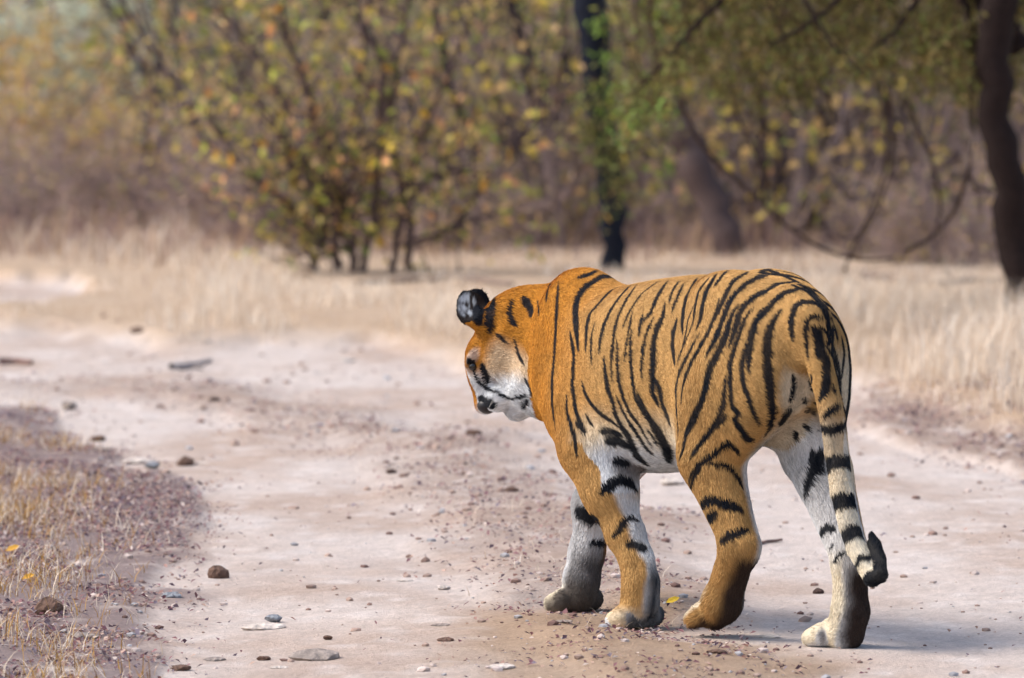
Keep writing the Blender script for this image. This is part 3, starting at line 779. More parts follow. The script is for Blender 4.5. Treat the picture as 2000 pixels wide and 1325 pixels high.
# keep the one big piece
tiger = empty('tiger', tuple(T0), 0)
tiger.matrix_world = Matrix([list(TM[0]) + [T0[0]], list(TM[1]) + [T0[1]], list(TM[2]) + [T0[2]], [0, 0, 0, 1]])
tag(tiger, 'orange and black striped tiger walking away along the dirt track, head lowered', 'tiger')
_tmp = mesh_np('body_coarse', TV, TQ)
_sub = _tmp.modifiers.new('subdivision', 'SUBSURF'); _sub.levels = 1; _sub.render_levels = 1
_me = bpy.data.meshes.new_from_object(_tmp.evaluated_get(bpy.context.evaluated_depsgraph_get()))
bpy.data.objects.remove(_tmp)
_me.name = 'body'
body = bpy.data.objects.new('body', _me); body.parent = tiger; COL.objects.link(body)
nv = len(_me.vertices)
BV = np.empty(nv * 3, np.float32); _me.vertices.foreach_get('co', BV); BV = BV.reshape(-1, 3).astype(float)
BN = np.empty(nv * 3, np.float32); _me.vertex_normals.foreach_get('vector', BN); BN = BN.reshape(-1, 3).astype(float)
# ---------------------------------------------------------------- coat: stripes traced as polylines on the photograph, laid onto the skin
# each entry: zoom frame, width in zoomed pixels, points.  Frames: a=(860,480)x3.312, b=(1260,480)x3.312, c=(1020,820)x2.88, d=(1300,820)x2.761
FRAMES = {'a': (860, 480, 3.312), 'b': (1260, 480, 3.312), 'c': (1020, 820, 2.88), 'd': (1300, 820, 2.761)}
STRIPES = [
 ('a', 17, [(760, 270), (750, 400), (745, 560), (735, 700), (722, 860), (722, 1000), (732, 1100), (745, 1180)]),
 ('a', 15, [(720, 230), (690, 300), (683, 370)]), ('a', 34, [(525, 325), (555, 370), (580, 420), (590, 460)]),
 ('a', 24, [(455, 345), (440, 420), (450, 480), (490, 518)]), ('a', 12, [(625, 350), (638, 400), (636, 450)]),
 ('a', 40, [(340, 350), (320, 420), (310, 500), (300, 560)]), ('a', 14, [(350, 570), (390, 595), (420, 635)]),
 ('a', 14, [(470, 590), (485, 660), (505, 710), (545, 775)]), ('a', 26, [(925, 195), (965, 185), (1005, 160)]),
 ('a', 34, [(1170, 220), (1110, 195), (1040, 195), (1000, 225), (930, 265), (885, 330), (870, 420), (878, 520), (890, 680)]),
 ('a', 20, [(1165, 265), (1100, 290), (1050, 345), (1000, 400), (965, 440), (945, 520), (938, 690)]),
 ('a', 20, [(1215, 270), (1160, 330), (1110, 400), (1060, 500), (1035, 590), (1022, 700)]),
 ('a', 16, [(1260, 265), (1200, 350), (1150, 450), (1120, 560), (1105, 700), (1100, 800), (1108, 880)]),
 ('a', 11, [(1380, 250), (1300, 310), (1230, 410), (1185, 500), (1178, 540)]),
 ('a', 22, [(835, 550), (850, 620), (860, 700), (855, 800), (850, 900), (862, 990), (880, 1060)]),
 ('a', 14, [(850, 980), (870, 1060), (905, 1140), (945, 1210)]), ('a', 14, [(815, 960), (815, 1060), (840, 1140), (870, 1220), (878, 1320)]),
 ('a', 19, [(910, 870), (930, 950), (970, 1020), (1030, 1085), (1100, 1130), (1150, 1170)]), ('a', 11, [(1000, 490), (975, 580), (972, 700), (975, 770)]),
 ('a', 24, [(1055, 710), (1060, 800), (1075, 920), (1110, 1010), (1130, 1100), (1180, 1190), (1215, 1270), (1240, 1325)]),
 ('a', 17, [(1140, 610), (1140, 760), (1150, 880), (1180, 990), (1220, 1080), (1280, 1160), (1330, 1250), (1360, 1310)]),
 ('a', 19, [(1235, 540), (1225, 620), (1228, 760), (1240, 880), (1255, 980), (1290, 1050), (1330, 1110), (1380, 1200), (1400, 1260)]),
 ('a', 12, [(1240, 420), (1215, 560), (1195, 660), (1185, 760)]), ('a', 16, [(1310, 440), (1290, 510), (1280, 590)]),
 ('a', 15, [(1380, 460), (1330, 560), (1305, 660), (1295, 780), (1300, 870)]), ('a', 21, [(1445, 260), (1400, 330), (1360, 430), (1310, 480)]),
 ('a', 34, [(1450, 370), (1440, 450), (1400, 530), (1375, 620), (1370, 740), (1365, 850), (1365, 950), (1410, 1040)]),
 ('a', 25, [(1375, 840), (1410, 920), (1430, 1020), (1470, 1120), (1490, 1170)]), ('a', 36, [(1530, 470), (1505, 560), (1500, 640), (1510, 720), (1515, 770)]),
 ('a', 14, [(1520, 260), (1490, 310), (1480, 370)]), ('a', 16, [(1555, 280), (1510, 380), (1495, 440)]),
 ('a', 28, [(1640, 240), (1590, 330), (1570, 430), (1565, 520), (1570, 560)]), ('a', 10, [(1650, 360), (1600, 480), (1590, 560), (1560, 680), (1530, 760)]),
 ('a', 14, [(1656, 600), (1590, 720), (1545, 820), (1520, 900), (1525, 1050), (1545, 1180), (1545, 1230)]),
 ('a', 14, [(1130, 960), (1170, 1060), (1230, 1170), (1290, 1260), (1320, 1320)]), ('a', 32, [(1270, 950), (1310, 1060), (1370, 1150), (1440, 1260), (1460, 1310)]),
 ('a', 14, [(1330, 1180), (1370, 1240), (1400, 1300)]), ('a', 8, [(935, 1080), (960, 1130), (990, 1170)]),
 # head
 ('a', 26, [(178, 738), (198, 765), (210, 748)]), ('a', 30, [(268, 770), (282, 830), (300, 890)]), ('a', 14, [(210, 800), (235, 880), (300, 930), (370, 955)]),
 ('a', 15, [(360, 960), (430, 985), (500, 978), (560, 960)]), ('a', 20, [(535, 850), (560, 890), (580, 940), (575, 970)]), ('a', 40, [(250, 985), (300, 1030), (350, 1035)]), ('a', 22, [(560, 990), (535, 1025), (515, 1055)]),
 # ear
 ('a', 46, [(232, 400), (240, 450), (245, 510)]), ('a', 16, [(120, 330), (150, 290), (200, 280), (260, 300), (295, 340), (305, 400)]),
 # hind quarters
 ('b', 17, [(390, 235), (345, 290), (325, 380), (310, 480)]), ('b', 30, [(440, 215), (395, 290), (370, 380), (360, 470), (330, 540)]),
 ('b', 9, [(330, 420), (300, 520), (270, 590), (240, 660), (205, 740)]), ('b', 15, [(530, 160), (490, 200), (440, 270)]),
 ('b', 24, [(640, 180), (570, 225), (530, 290), (490, 380), (460, 450), (440, 490)]),
 ('b', 20, [(480, 340), (450, 440), (420, 530), (370, 620), (310, 720), (260, 830), (240, 920), (232, 1010)]),
 ('b', 15, [(355, 550), (300, 650), (250, 740), (215, 820), (200, 900), (200, 1000), (210, 1100), (215, 1200)]),
 ('b', 30, [(780, 190), (700, 215), (640, 250), (580, 310), (540, 370), (500, 470), (470, 560), (430, 640), (385, 720)]),
 ('b', 36, [(600, 380), (560, 440), (530, 530), (510, 610), (460, 700), (420, 780), (395, 870), (370, 980), (320, 1090), (270, 1200), (250, 1310), (225, 1370)]),
 ('b', 30, [(930, 235), (850, 245), (780, 290), (700, 330), (640, 380), (600, 450), (585, 520), (560, 590), (535, 660)]),
 ('b', 22, [(700, 400), (660, 440), (625, 510), (600, 590), (570, 670), (545, 760), (545, 860), (548, 960), (555, 1040), (600, 1080), (570, 1120), (600, 1180), (650, 1230), (700, 1270)]),
 ('b', 32, [(985, 280), (900, 300), (840, 350), (770, 420), (710, 490), (685, 570), (670, 660), (665, 760), (665, 820)]),
 ('b', 36, [(880, 410), (830, 470), (795, 550), (780, 640), (785, 760), (795, 870), (805, 980), (815, 1080), (800, 1170), (770, 1240)]),
 ('b', 24, [(660, 610), (630, 700), (620, 800), (630, 890), (660, 980), (690, 1080), (735, 1170)]),
 ('b', 24, [(520, 840), (510, 920), (500, 1020), (460, 1130), (400, 1220), (330, 1310), (290, 1370)]), ('b', 15, [(525, 1070), (490, 1130), (450, 1170)]),
 ('b', 26, [(690, 130), (760, 150), (820, 170), (880, 190)]), ('b', 30, [(760, 160), (740, 195), (700, 210)]),
 ('b', 28, [(880, 190), (960, 225), (1050, 280), (1120, 350), (1160, 420), (1190, 500), (1205, 570)]), ('b', 15, [(965, 260), (1040, 290), (1100, 350), (1150, 420)]),
 ('b', 30, [(1150, 400), (1080, 360), (1010, 360), (960, 400), (940, 470), (940, 540), (945, 610)]),
 ('b', 19, [(1150, 460), (1090, 450), (1045, 480), (1030, 560), (1040, 650), (1050, 740)]), ('b', 48, [(1085, 520), (1110, 560), (1125, 640), (1120, 720)]),
 ('b', 38, [(1140, 650), (1170, 740), (1170, 850), (1160, 930), (1120, 1000)]), ('b', 18, [(1120, 510), (1180, 560), (1215, 640), (1240, 720), (1255, 800), (1265, 900), (1270, 960)]),
 ('b', 14, [(1150, 630), (1190, 660), (1225, 730), (1250, 820)]), ('b', 15, [(1270, 580), (1290, 680), (1280, 790), (1270, 860)]),
 ('b', 13, [(1330, 870), (1320, 980), (1300, 1080), (1300, 1160)]), ('b', 20, [(1340, 1200), (1325, 1280)]),
 ('b', 26, [(1260, 1020), (1200, 1060), (1150, 1110)]), ('b', 26, [(1215, 905), (1225, 935)]),
 ('b', 22, [(955, 830), (965, 900), (945, 980), (930, 1010)]), ('b', 40, [(940, 1050), (900, 1120), (870, 1170)]),
 ('b', 32, [(1028, 990), (1032, 1010)]), ('b', 30, [(1080, 1065), (1082, 1085)]), ('b', 26, [(1052, 1175), (1056, 1190)]), ('b', 40, [(965, 1210), (968, 1240)]), ('b', 20, [(1070, 830), (1080, 940)]),
 # lower legs
 ('d', 20, [(405, 190), (370, 150), (340, 120), (300, 145), (250, 190), (190, 230), (140, 280), (120, 330)]), ('d', 15, [(415, 370), (395, 310), (350, 250), (300, 235), (230, 235)]),
 ('d', 15, [(190, 250), (150, 310), (125, 370)]), ('d', 26, [(365, 0), (400, 50), (430, 100), (465, 120)]), ('d', 32, [(415, 485), (370, 465), (310, 445), (250, 425), (205, 440), (175, 475)]),
 ('d', 34, [(270, 490), (240, 515), (205, 540)]), ('d', 30, [(445, 585), (390, 605), (340, 620), (290, 655)]), ('d', 40, [(835, 150), (830, 210), (790, 270), (755, 330), (740, 390)]),
 ('d', 28, [(910, 595), (870, 570), (840, 600), (825, 620)]), ('d', 14, [(975, 710), (930, 725), (900, 770)]), ('d', 10, [(905, 660), (880, 700)]), ('d', 16, [(1000, 20), (990, 140), (985, 180)]),
 ('c', 38, [(435, 410), (470, 380), (510, 345), (550, 330), (600, 345), (645, 390)]), ('c', 24, [(650, 555), (600, 545), (565, 570), (540, 620), (500, 660)]),
 ('c', 30, [(510, 225), (560, 235), (600, 250)]), ('c', 40, [(470, 110), (540, 115), (590, 150)]), ('c', 26, [(430, 60), (500, 60), (560, 90)]),
 ('c', 36, [(540, 20), (590, 90), (620, 170), (650, 220), (690, 255)]), ('c', 18, [(590, 0), (640, 80), (690, 160), (730, 200)]), ('c', 52, [(720, 0), (760, 80), (800, 150), (815, 240)]),
 ('c', 14, [(260, 0), (290, 80), (300, 150), (305, 200)]), ('c', 16, [(300, 0), (330, 40), (355, 75)]),
 ('c', 64, [(310, 510), (360, 530), (415, 555)]), ('c', 24, [(380, 690), (440, 690), (480, 690)]), ('c', 16, [(436, 590), (446, 592)]), ('c', 40, [(590, 690), (640, 700), (690, 720)]),
]
bvh = BVHTree.FromPolygons([tuple(v) for v in TV], [tuple(q) for q in TQ.tolist()])
kd = KDTree(nv)
for i, v in enumerate(BV): kd.insert(v, i)
kd.balance()
cam_t = Vector(w2t((0, 0, CAM_H)))
BLACK = np.zeros(nv)
def dab(p, n, hw):
    """one round dab of black on the skin round p, where the skin faces roughly the same way"""
    for co, i, dist in kd.find_range(p, hw * 1.6):
        if BN[i] @ n > 0.1:
            w = float(hw * (0.82 + 0.5 * _JIT[i]))
            BLACK[i] = max(BLACK[i], min(1.0, max(0.0, (w - dist) / (w * .22 + .0012))))
_JIT = fbm(BV, 45, 2)
for fr, wpx, pts in STRIPES:
    ox, oy, sc = FRAMES[fr]
    P = np.array([(ox + x / sc, oy + y / sc) for x, y in pts], float)
    if fr in 'ab' and P[0, 1] < 575 and len(P) > 2:                     # carry the stripe on over the spine
        e_ = P[0] - P[1]; P = np.vstack([P[0] + e_ / np.linalg.norm(e_) * 12, P])
    seg = np.r_[0, np.cumsum(np.linalg.norm(np.diff(P, axis=0), axis=1))]
    n = max(2, int(seg[-1] / 2.2))
    u = np.linspace(0, seg[-1], n)
    Q = np.stack([np.interp(u, seg, P[:, 0]), np.interp(u, seg, P[:, 1])], 1)
    if n > 8:
        k = np.ones(5) / 5
        Q[2:-2] = np.stack([np.convolve(Q[:, 0], k, 'valid'), np.convolve(Q[:, 1], k, 'valid')], 1)
    half = 0.5 * wpx / sc * 22.2 / F_PX * 1.6 + .0021
    if seg[-1] < 14: half *= .62
    f = u / seg[-1]
    taper = np.clip(np.minimum(f, 1 - f) / .22, 0, 1) ** .6 * .72 + .28 if seg[-1] > 14 else np.ones(n)
    for (x, y), tp in zip(Q, taper):
        r = Vector(w2t(np.array(pix_ray(x, y)) + T0))
        hit, nor, _i, _d = bvh.ray_cast(cam_t, r.normalized())
        if hit is None: continue
        nor = np.array(nor)
        dab(hit, nor, half * tp)
        h = np.array(hit)
        if h[0] < 1.2 and h[2] > .42:                                   # the same coat on the far flank
            m, nn, _i, _d = bvh.find_nearest(Vector((h[0], -h[1], h[2])))
            if m is not None and m[1] < .01 and nor @ np.array((1, 1, 1.)) is not None: dab(m, np.array(nn), half * tp)
        elif h[0] >= 1.2:
            q = h - HC; q = q - 2 * (q @ HL) * HL + HC
            m, nn, _i, _d = bvh.find_nearest(Vector(q))
            if m is not None and (np.array(m) - HC) @ HL < 0: dab(m, np.array(nn), half * tp)
BLACK = np.clip(BLACK, 0, 1)

def seg_dist(P, a, b):
    ab = b - a; t = np.clip((P - a) @ ab / (ab @ ab + 1e-9), 0, 1)
    return np.linalg.norm(P - a - t[:, None] * ab, axis=1), t
# tail coordinate
TL = np.r_[0, np.cumsum(np.linalg.norm(np.diff(TAIL[:, :3], axis=0), axis=1))]
best = np.full(nv, 9.0); tu = np.zeros(nv)
for i in range(len(TAIL) - 1):
    d_, t_ = seg_dist(BV, TAIL[i, :3], TAIL[i + 1, :3]); r_ = TAIL[i, 3] + (TAIL[i + 1, 3] - TAIL[i, 3]) * t_
    dd = d_ / r_; up = dd < best; best[up] = dd[up]; tu[up] = TL[i] + t_[up] * (TL[i + 1] - TL[i])
is_tail = (best < 1.12) & (tu > TL[2])
def tail_at(px, py):
    p = pix_t(px, py, .005); j = np.argmin(np.linalg.norm(TAIL[:, :3] - p, axis=1))
    c = [(seg_dist(p[None], TAIL[i, :3], TAIL[i + 1, :3]), i) for i in range(max(0, j - 1), min(len(TAIL) - 1, j + 1))]
    (d_, t_), i = min(c, key=lambda e: e[0][0][0])
    return TL[i] + t_[0] * (TL[i + 1] - TL[i])
wob = (fbm(BV, 30, 2) - .5) * .02
for px, py, w in [(1625, 826, .026), (1634, 903, .042), (1641, 984, .040), (1662, 1046, .036), (1683, 1096, .018)]:
    c = tail_at(px, py)
    BLACK = np.where(is_tail, np.maximum(BLACK, sstep(w / 2 + .004, w / 2 - .003, np.abs(tu - c + wob))), BLACK)
BLACK = np.where(is_tail & (tu > TL[10] - .012), 1, BLACK)

# ---- ground colours of the coat
X, Y, Z = BV.T
NX, NY, NZ = BN.T
ORANGE, TAN = np.array(srgb(172, 115, 40)[:3]), np.array(srgb(177, 142, 92)[:3])
CREAM, WHITE = np.array(srgb(212, 200, 176)[:3]), np.array(srgb(206, 208, 210)[:3])
SOLE, INK = np.array(srgb(58, 47, 42)[:3]), np.array((.006, .008, .013))
def mix(c, d, m): return c + (d - c) * np.clip(m, 0, 1)[:, None]
nz1, nz2 = fbm(BV, 9, 3), fbm(BV * np.array((1, 1, .4)), 60, 2)
colr = mix(np.tile(ORANGE, (nv, 1)), TAN, sstep(.98, .62, X + (nz1 - .5) * .15) * .85)
fx = (BV - HC) @ HF / HS; lx = (BV - HC) @ HL / HS; ux = (BV - HC) @ HU / HS
is_head = (np.linalg.norm(BV - HC, axis=1) < .19) & (fx > -.09 + .6 * np.clip(-ux, 0, .1))
j4 = (nz1 - .5) * .08
# belly and chest
belly = sstep(.50, .43, Z + j4 + .08 * np.clip(np.abs(X - .62) - .16, 0, 1)) * sstep(.34, .42, X) * sstep(.75, .67, X + (Z - .42) * .6)
leg_lf = (seg_dist(BV, np.array((.765, .138, .43)), LPW)[0] < .088) & (Z < .46)
belly = np.where(leg_lf, 0, belly)
colr = mix(colr, CREAM, .75 * sstep(.58, .47, Z + j4) * sstep(.34, .42, X) * sstep(.77, .68, X) * (~leg_lf))
colr = mix(colr, WHITE, belly)
colr = mix(colr, WHITE, sstep(.52, .46, Z) * sstep(.80, .86, X) * sstep(1.0, .93, X) * sstep(-.3, -.6, NZ) * sstep(.06, .02, Y))
colr = mix(colr, np.array(srgb(190, 178, 158)[:3]), sstep(.58, .52, Z) * sstep(.0, -.4, NZ) * sstep(.36, .28, X) * sstep(.10, .05, np.abs(Y)))
# left fore leg: orange in front, white behind
back = sstep(-.02, .35, -NX * .53 - NY * .85 + (nz1 - .5) * .4)
colr = np.where(leg_lf[:, None], mix(colr, WHITE, back * sstep(.40, .32, Z + j4) * .95), colr)
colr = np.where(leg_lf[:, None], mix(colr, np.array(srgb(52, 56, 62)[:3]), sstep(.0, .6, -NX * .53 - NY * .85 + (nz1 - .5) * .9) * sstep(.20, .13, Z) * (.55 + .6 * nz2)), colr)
colr = np.where(leg_lf[:, None], mix(colr, CREAM, sstep(.075, .04, Z) * (1 - back) * .8), colr)
_el = (seg_dist(BV, np.array((.78, .14, .45)), np.array((.72, .13, .36)))[0] < .11) & (Y > .05)
colr = np.where(_el[:, None], mix(colr, np.array(srgb(64, 50, 42)[:3]), .8 * back * sstep(.34, .40, Z) * sstep(.50, .44, Z) * sstep(.35, .6, nz2 * .5 + nz1 * .6)), colr)
# right fore leg
leg_rf = (X > .93) & (Z < .42) & (Y < .06)
colr = np.where(leg_rf[:, None], mix(colr, WHITE, np.maximum(sstep(-.7, -.2, NY), sstep(.16, .10, Z)) * sstep(.45, .36, Z) * .95), colr)
colr = np.where(leg_rf[:, None], mix(colr, CREAM, sstep(.10, .05, Z)), colr)
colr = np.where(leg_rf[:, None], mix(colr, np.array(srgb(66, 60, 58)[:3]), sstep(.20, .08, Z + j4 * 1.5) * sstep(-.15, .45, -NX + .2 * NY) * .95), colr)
# hind legs
leg_rh = (X < .30) & (Z < .56) & ((Y < -.005) | ((Y < .045) & (Z < .34) & (X < .10)))
inner = sstep(-.55, -.1, NY * .9 - NX * .35)
colr = np.where(leg_rh[:, None], mix(colr, WHITE, np.maximum(inner, sstep(.26, .20, Z) * sstep(-.93, -.75, NY)) * sstep(.57, .50, Z) * .85), colr)
colr = np.where(leg_rh[:, None], mix(colr, SOLE, sstep(.225, .17, Z + j4) * sstep(-.05, .6, -NX * .85 - NY * .25 - .1 + (nz1 - .5) * .8)), colr)
leg_lh = (Y > -.005) & (X < .46) & (Z < .56) & ~leg_lf & ~leg_rh
colr = np.where(leg_lh[:, None], mix(colr, WHITE, sstep(.2, .7, -NY) * sstep(.6, .5, Z) * .9), colr)
colr = np.where(leg_lh[:, None], mix(colr, SOLE, sstep(.245, .20, Z + j4) * sstep(.28, .9, -NX * .7 - NZ * .6 - NY * .25 + (nz1 - .5) * .9)), colr)
colr = np.where(leg_lh[:, None], mix(colr, CREAM, sstep(.16, .08, Z) * sstep(.1, .6, NZ + NX * .5) * .9), colr)
colr = np.where((leg_rh)[:, None], mix(colr, CREAM, sstep(.26, .18, Z) * sstep(-.45, -.05, NX + NZ * .4 + NY * .3)), colr)
# pale buttocks and under the tail
pale = sstep(.10, .05, X) * sstep(.36, .42, Z) * sstep(.74, .66, Z) * sstep(.72, .95, -NX * .9 - NY * .35 + .1) * (~is_tail)
colr = mix(colr, np.array(srgb(205, 190, 165)[:3]), pale * .9)
# crease shade between the toes, painted into the coat colour
for (pc_, yc_, gap_, z0_) in ((RPW[0] + .035, RPW[1], .0285, .07), (LPW[0] + .025, LPW[1], .0275, .075), (-.025, -.032, .0255, .065), (.335, .075, .0235, .095)):
    for q_ in (-1, 0, 1):
        m_ = sstep(.0065, .0025, np.abs(Y - yc_ - q_ * gap_)) * sstep(.055, .04, np.abs(X - pc_ - .02)) * (Z < z0_) * sstep(-.2, .2, NX + .4 * NZ)
        colr = mix(colr, np.array(srgb(70, 58, 50)[:3]), m_ * .95)
# tail
colr = np.where(is_tail[:, None], mix(colr, CREAM, sstep(TL[3], TL[6], tu) * .85), colr)
# face
wf = sstep(.018, .078, fx + .30 * (-ux - .03) + j4 * .9 + (nz2 - .5) * .03)
wf = np.maximum(wf, .4 * sstep(.022, .010, np.linalg.norm(np.stack([fx - .040, np.abs(lx) - .058, ux - .062], 1) * np.array((.6, 1, 1)), axis=1)))
wf = np.where((np.abs(lx) < .022) & (ux > -.02), wf * sstep(.02, -.01, ux), wf)
colr = np.where(is_head[:, None], mix(colr, CREAM, .6 * sstep(.045, .0, ux) * sstep(-.06, .0, fx) * sstep(.03, .05, np.abs(lx))), colr)
colr = np.where(is_head[:, None], mix(colr, WHITE, wf), colr)
for sd in (1, -1):
    ec, en, eu, ew = EARN[sd]
    q = BV - ec; a, b, c = q @ ew, q @ eu, q @ en
    rr = np.sqrt((a / .035) ** 2 + (b / .047) ** 2)
    onear = (rr < 1.25) & (np.abs(c) < .03) & (b > -.045)
    colr = np.where(onear[:, None], mix(np.tile(np.array(srgb(34, 29, 28)[:3]), (nv, 1)), np.array(srgb(150, 156, 164)[:3]), sstep(.80, .5, rr) * np.clip(fbm(BV * np.array((1, 1, .35)) + 3, 130, 2) * 3.2 - 1.1, 0, 1) * (c > -.004)), colr)
    BLACK = np.where(onear & (c > 0), BLACK * .95, BLACK)
colr = colr * (0.76 + 0.48 * nz2[:, None]) * (0.84 + 0.32 * nz1[:, None])
colr = mix(colr, INK, BLACK * (.93 + .1 * nz2))
set_color(_me, 'coat', colr)

def coat_material(name, rough, spec, gain):
    m, nt, b = material(name, rough, spec)
    a = nt.nodes.new('ShaderNodeAttribute'); a.attribute_name = 'coat'
    h = nt.nodes.new('ShaderNodeVectorMath'); h.operation = 'SCALE'; h.inputs['Scale'].default_value = gain
    nt.links.new(a.outputs['Color'], h.inputs[0]); nt.links.new(h.outputs[0], b.inputs['Base Color'])
    return m
body.data.materials.append(coat_material('tiger_skin', .85, .1, .95))

# ---------------------------------------------------------------- fur
NH = 230000
me = body.data
npoly = len(me.polygons)
lv = np.empty(len(me.loops), np.int32); me.loops.foreach_get('vertex_index', lv); quads = lv.reshape(-1, 4)
area = np.empty(npoly, np.float32); me.polygons.foreach_get('area', area)
hpick = rng.choice(npoly, NH, p=area.astype(float) / area.sum(dtype=float))
uu, vv = rng.random(NH), rng.random(NH)
W4 = np.stack([(1 - uu) * (1 - vv), uu * (1 - vv), uu * vv, (1 - uu) * vv], 1)
qv = quads[hpick]
root = (BV[qv] * W4[..., None]).sum(1); nrm = (BN[qv] * W4[..., None]).sum(1); nrm /= np.linalg.norm(nrm, axis=1)[:, None] + 1e-9
hc = (colr[qv] * W4[..., None]).sum(1)
num = np.zeros((NH, 3)); hl = np.zeros(NH); den = np.zeros(NH)
for a, b, r, fl, hair in FLOW:
    d_, _ = seg_dist(root, a, b + 1e-6)
    w = 1 / (np.clip(d_ / r, .35, None) ** 6)
    num += w[:, None] * (fl / np.linalg.norm(fl)); hl += w * hair; den += w
flow = num / den[:, None]; hl = hl / den
flow += .35 * (np.stack([vnoise(root, 22), vnoise(root + 5, 22), vnoise(root + 9, 22)], 1) - .5) + rng.normal(0, .10, (NH, 3))
flow -= nrm * (flow * nrm).sum(1)[:, None]
flow /= np.linalg.norm(flow, axis=1)[:, None] + 1e-9
hl = hl * rng.uniform(.65, 1.25, NH)
hl = np.where(root[:, 2] < .012, .003, hl)
for sd in (1, -1): hl = np.where(np.linalg.norm(root - EARN[sd][0], axis=1) < .062, hl * .6, hl)
K = 4
pos = np.zeros((NH, K, 3))
for k in range(K):
    t = k / (K - 1)
    pos[:, k] = root - nrm * .001 + flow * (hl * t * (.80 + .2 * t))[:, None] + nrm * (hl * (.50 * t - .26 * t * t))[:, None]
pos[..., 2] = np.maximum(pos[..., 2], .002)
cu = bpy.data.hair_curves.new('fur')
cu.add_curves([K] * NH)
cu.points.foreach_set('position', pos.reshape(-1).astype(np.float32))
rad = np.tile(np.array([.00075, .00070, .0005, .00015], np.float32), NH)
cu.points.foreach_set('radius', rad)
hcol = np.ones((NH, 4), np.float32); hcol[:, :3] = hc * rng.uniform(.78, 1.22, NH)[:, None]
at = cu.attributes.new('coat', 'FLOAT_COLOR', 'CURVE'); at.data.foreach_set('color', hcol.ravel())
cu.materials.append(coat_material('tiger_fur', .7, .12, 1.0))
fur = bpy.data.objects.new('fur', cu); fur.parent = body; COL.objects.link(fur)

# ---------------------------------------------------------------- eyes, nose, whiskers, claws
def ball(name, c, R, r, mat, seg=20, rings=12):
    th = np.linspace(0, math.pi, rings + 1); ph = np.linspace(0, 2 * math.pi, seg, endpoint=False)
    P = np.array([[math.sin(a) * math.cos(b), math.sin(a) * math.sin(b), math.cos(a)] for a in th for b in ph]) * np.array(r)
    V = P @ np.asarray(R) + c
    Fq = [[i * seg + j, i * seg + (j + 1) % seg, (i + 1) * seg + (j + 1) % seg, (i + 1) * seg + j] for i in range(rings) for j in range(seg)]
    return mesh_np(name, V, np.array(Fq)[:, ::-1], mat, tiger)
m_eye, nt, b = material('tiger_eye', .08, .6); b.inputs['Base Color'].default_value = (.012, .009, .006, 1)
m_nose, nt, b = material('tiger_nose', .42, .4)
nn_ = nt.nodes.new('ShaderNodeTexNoise'); nn_.inputs['Scale'].default_value = 160
rp = nt.nodes.new('ShaderNodeValToRGB'); rp.color_ramp.elements[0].color = (.006, .006, .008, 1); rp.color_ramp.elements[1].color = (.022, .018, .020, 1)
nt.links.new(nn_.outputs['Fac'], rp.inputs['Fac']); nt.links.new(rp.outputs['Color'], b.inputs['Base Color'])
for sd in (1, -1): ball('eye', hd(.062, .040 * sd, .052), HR, (.012, .012, .012), m_eye)
ball('nose', hd(.148, .004, -.010), HR, (.021, .030, .024), m_nose)
m_claw, nt, b = material('tiger_claw', .3, .5); b.inputs['Base Color'].default_value = (.35, .30, .24, 1)
m_wh, nt, b = material('tiger_whisker', .4, .4); b.inputs['Base Color'].default_value = (.8, .8, .78, 1)
for sd in (1, -1):
    for k in range(9):
        a0 = hd(.122 + .012 * (k % 3), .056 * sd, -.028 - .012 * (k // 3))
        dr = HL * sd * (.9 - .1 * (k % 3)) - HF * (.25 + .15 * (k % 3)) - HU * (.05 + .12 * (k // 3)); dr /= np.linalg.norm(dr)
        P = [a0 + dr * .07 * t - HU * .025 * t * t for t in np.linspace(0, 1.3, 6)]
        V, Fq = [], []
        for i, p in enumerate(P):
            r = .0004 * (1 - i / 6)
            for q in range(3): V.append(p + r * (math.cos(q * 2.09) * HU + math.sin(q * 2.09) * HF))
            if i: Fq += [[3 * i - 3 + q, 3 * i - 3 + (q + 1) % 3, 3 * i + (q + 1) % 3, 3 * i + q] for q in range(3)]
        mesh_np('whisker', V, np.array(Fq), m_wh, tiger)
# ================================================================ GRASS, STONES, LITTER
def blades(name, P, h, wd, lean, col, seed, label):
    """curved grass blades: two quads and a tip each, one mesh"""
    g = np.random.default_rng(seed); n = len(P)
    a = g.uniform(0, 2 * math.pi, n); d = np.c_[np.cos(a), np.sin(a), np.zeros(n)] * (lean * g.uniform(.2, 1.4, n))[:, None]
    sd = np.c_[-np.sin(a + g.normal(0, .8, n)), np.cos(a), np.zeros(n)]; sd /= np.linalg.norm(sd, axis=1)[:, None]
    h = h[:, None]; w = wd[:, None]
    up = np.array((0, 0, 1.0))
    rows = []
    for t, ww in ((0, 1), (.4, .8), (.75, .5)):
        c = P + up * h * t * (1 - .12 * t) + d * h * t * t
        rows += [c - sd * w * ww * .5, c + sd * w * ww * .5]
    tip = P + up * h * .85 + d * h * 1.0
    V = np.stack(rows + [tip], 1)
    b = np.arange(n)[:, None] * 7
    Q = np.concatenate([b + np.array([[0, 1, 3, 2]]), b + np.array([[2, 3, 5, 4]])]); T = b + np.array([[4, 5, 6]])
    o = mesh_np(name, V.reshape(-1, 3), [Q, T], M_STRAW, None, False)
    set_color(o.data, 'tint', np.repeat(col, 7, 0))
    return tag(o, label, 'grass', None, 'stuff')
STRAW = [(230, 214, 194, 5), (222, 203, 180, 4), (240, 230, 216, 3), (200, 173, 144, 2)]
def scatter(g, n, x0, x1, y0, y1):
    return np.c_[g.uniform(x0, x1, n), g.uniform(y0, y1, n)]
g = np.random.default_rng(61)
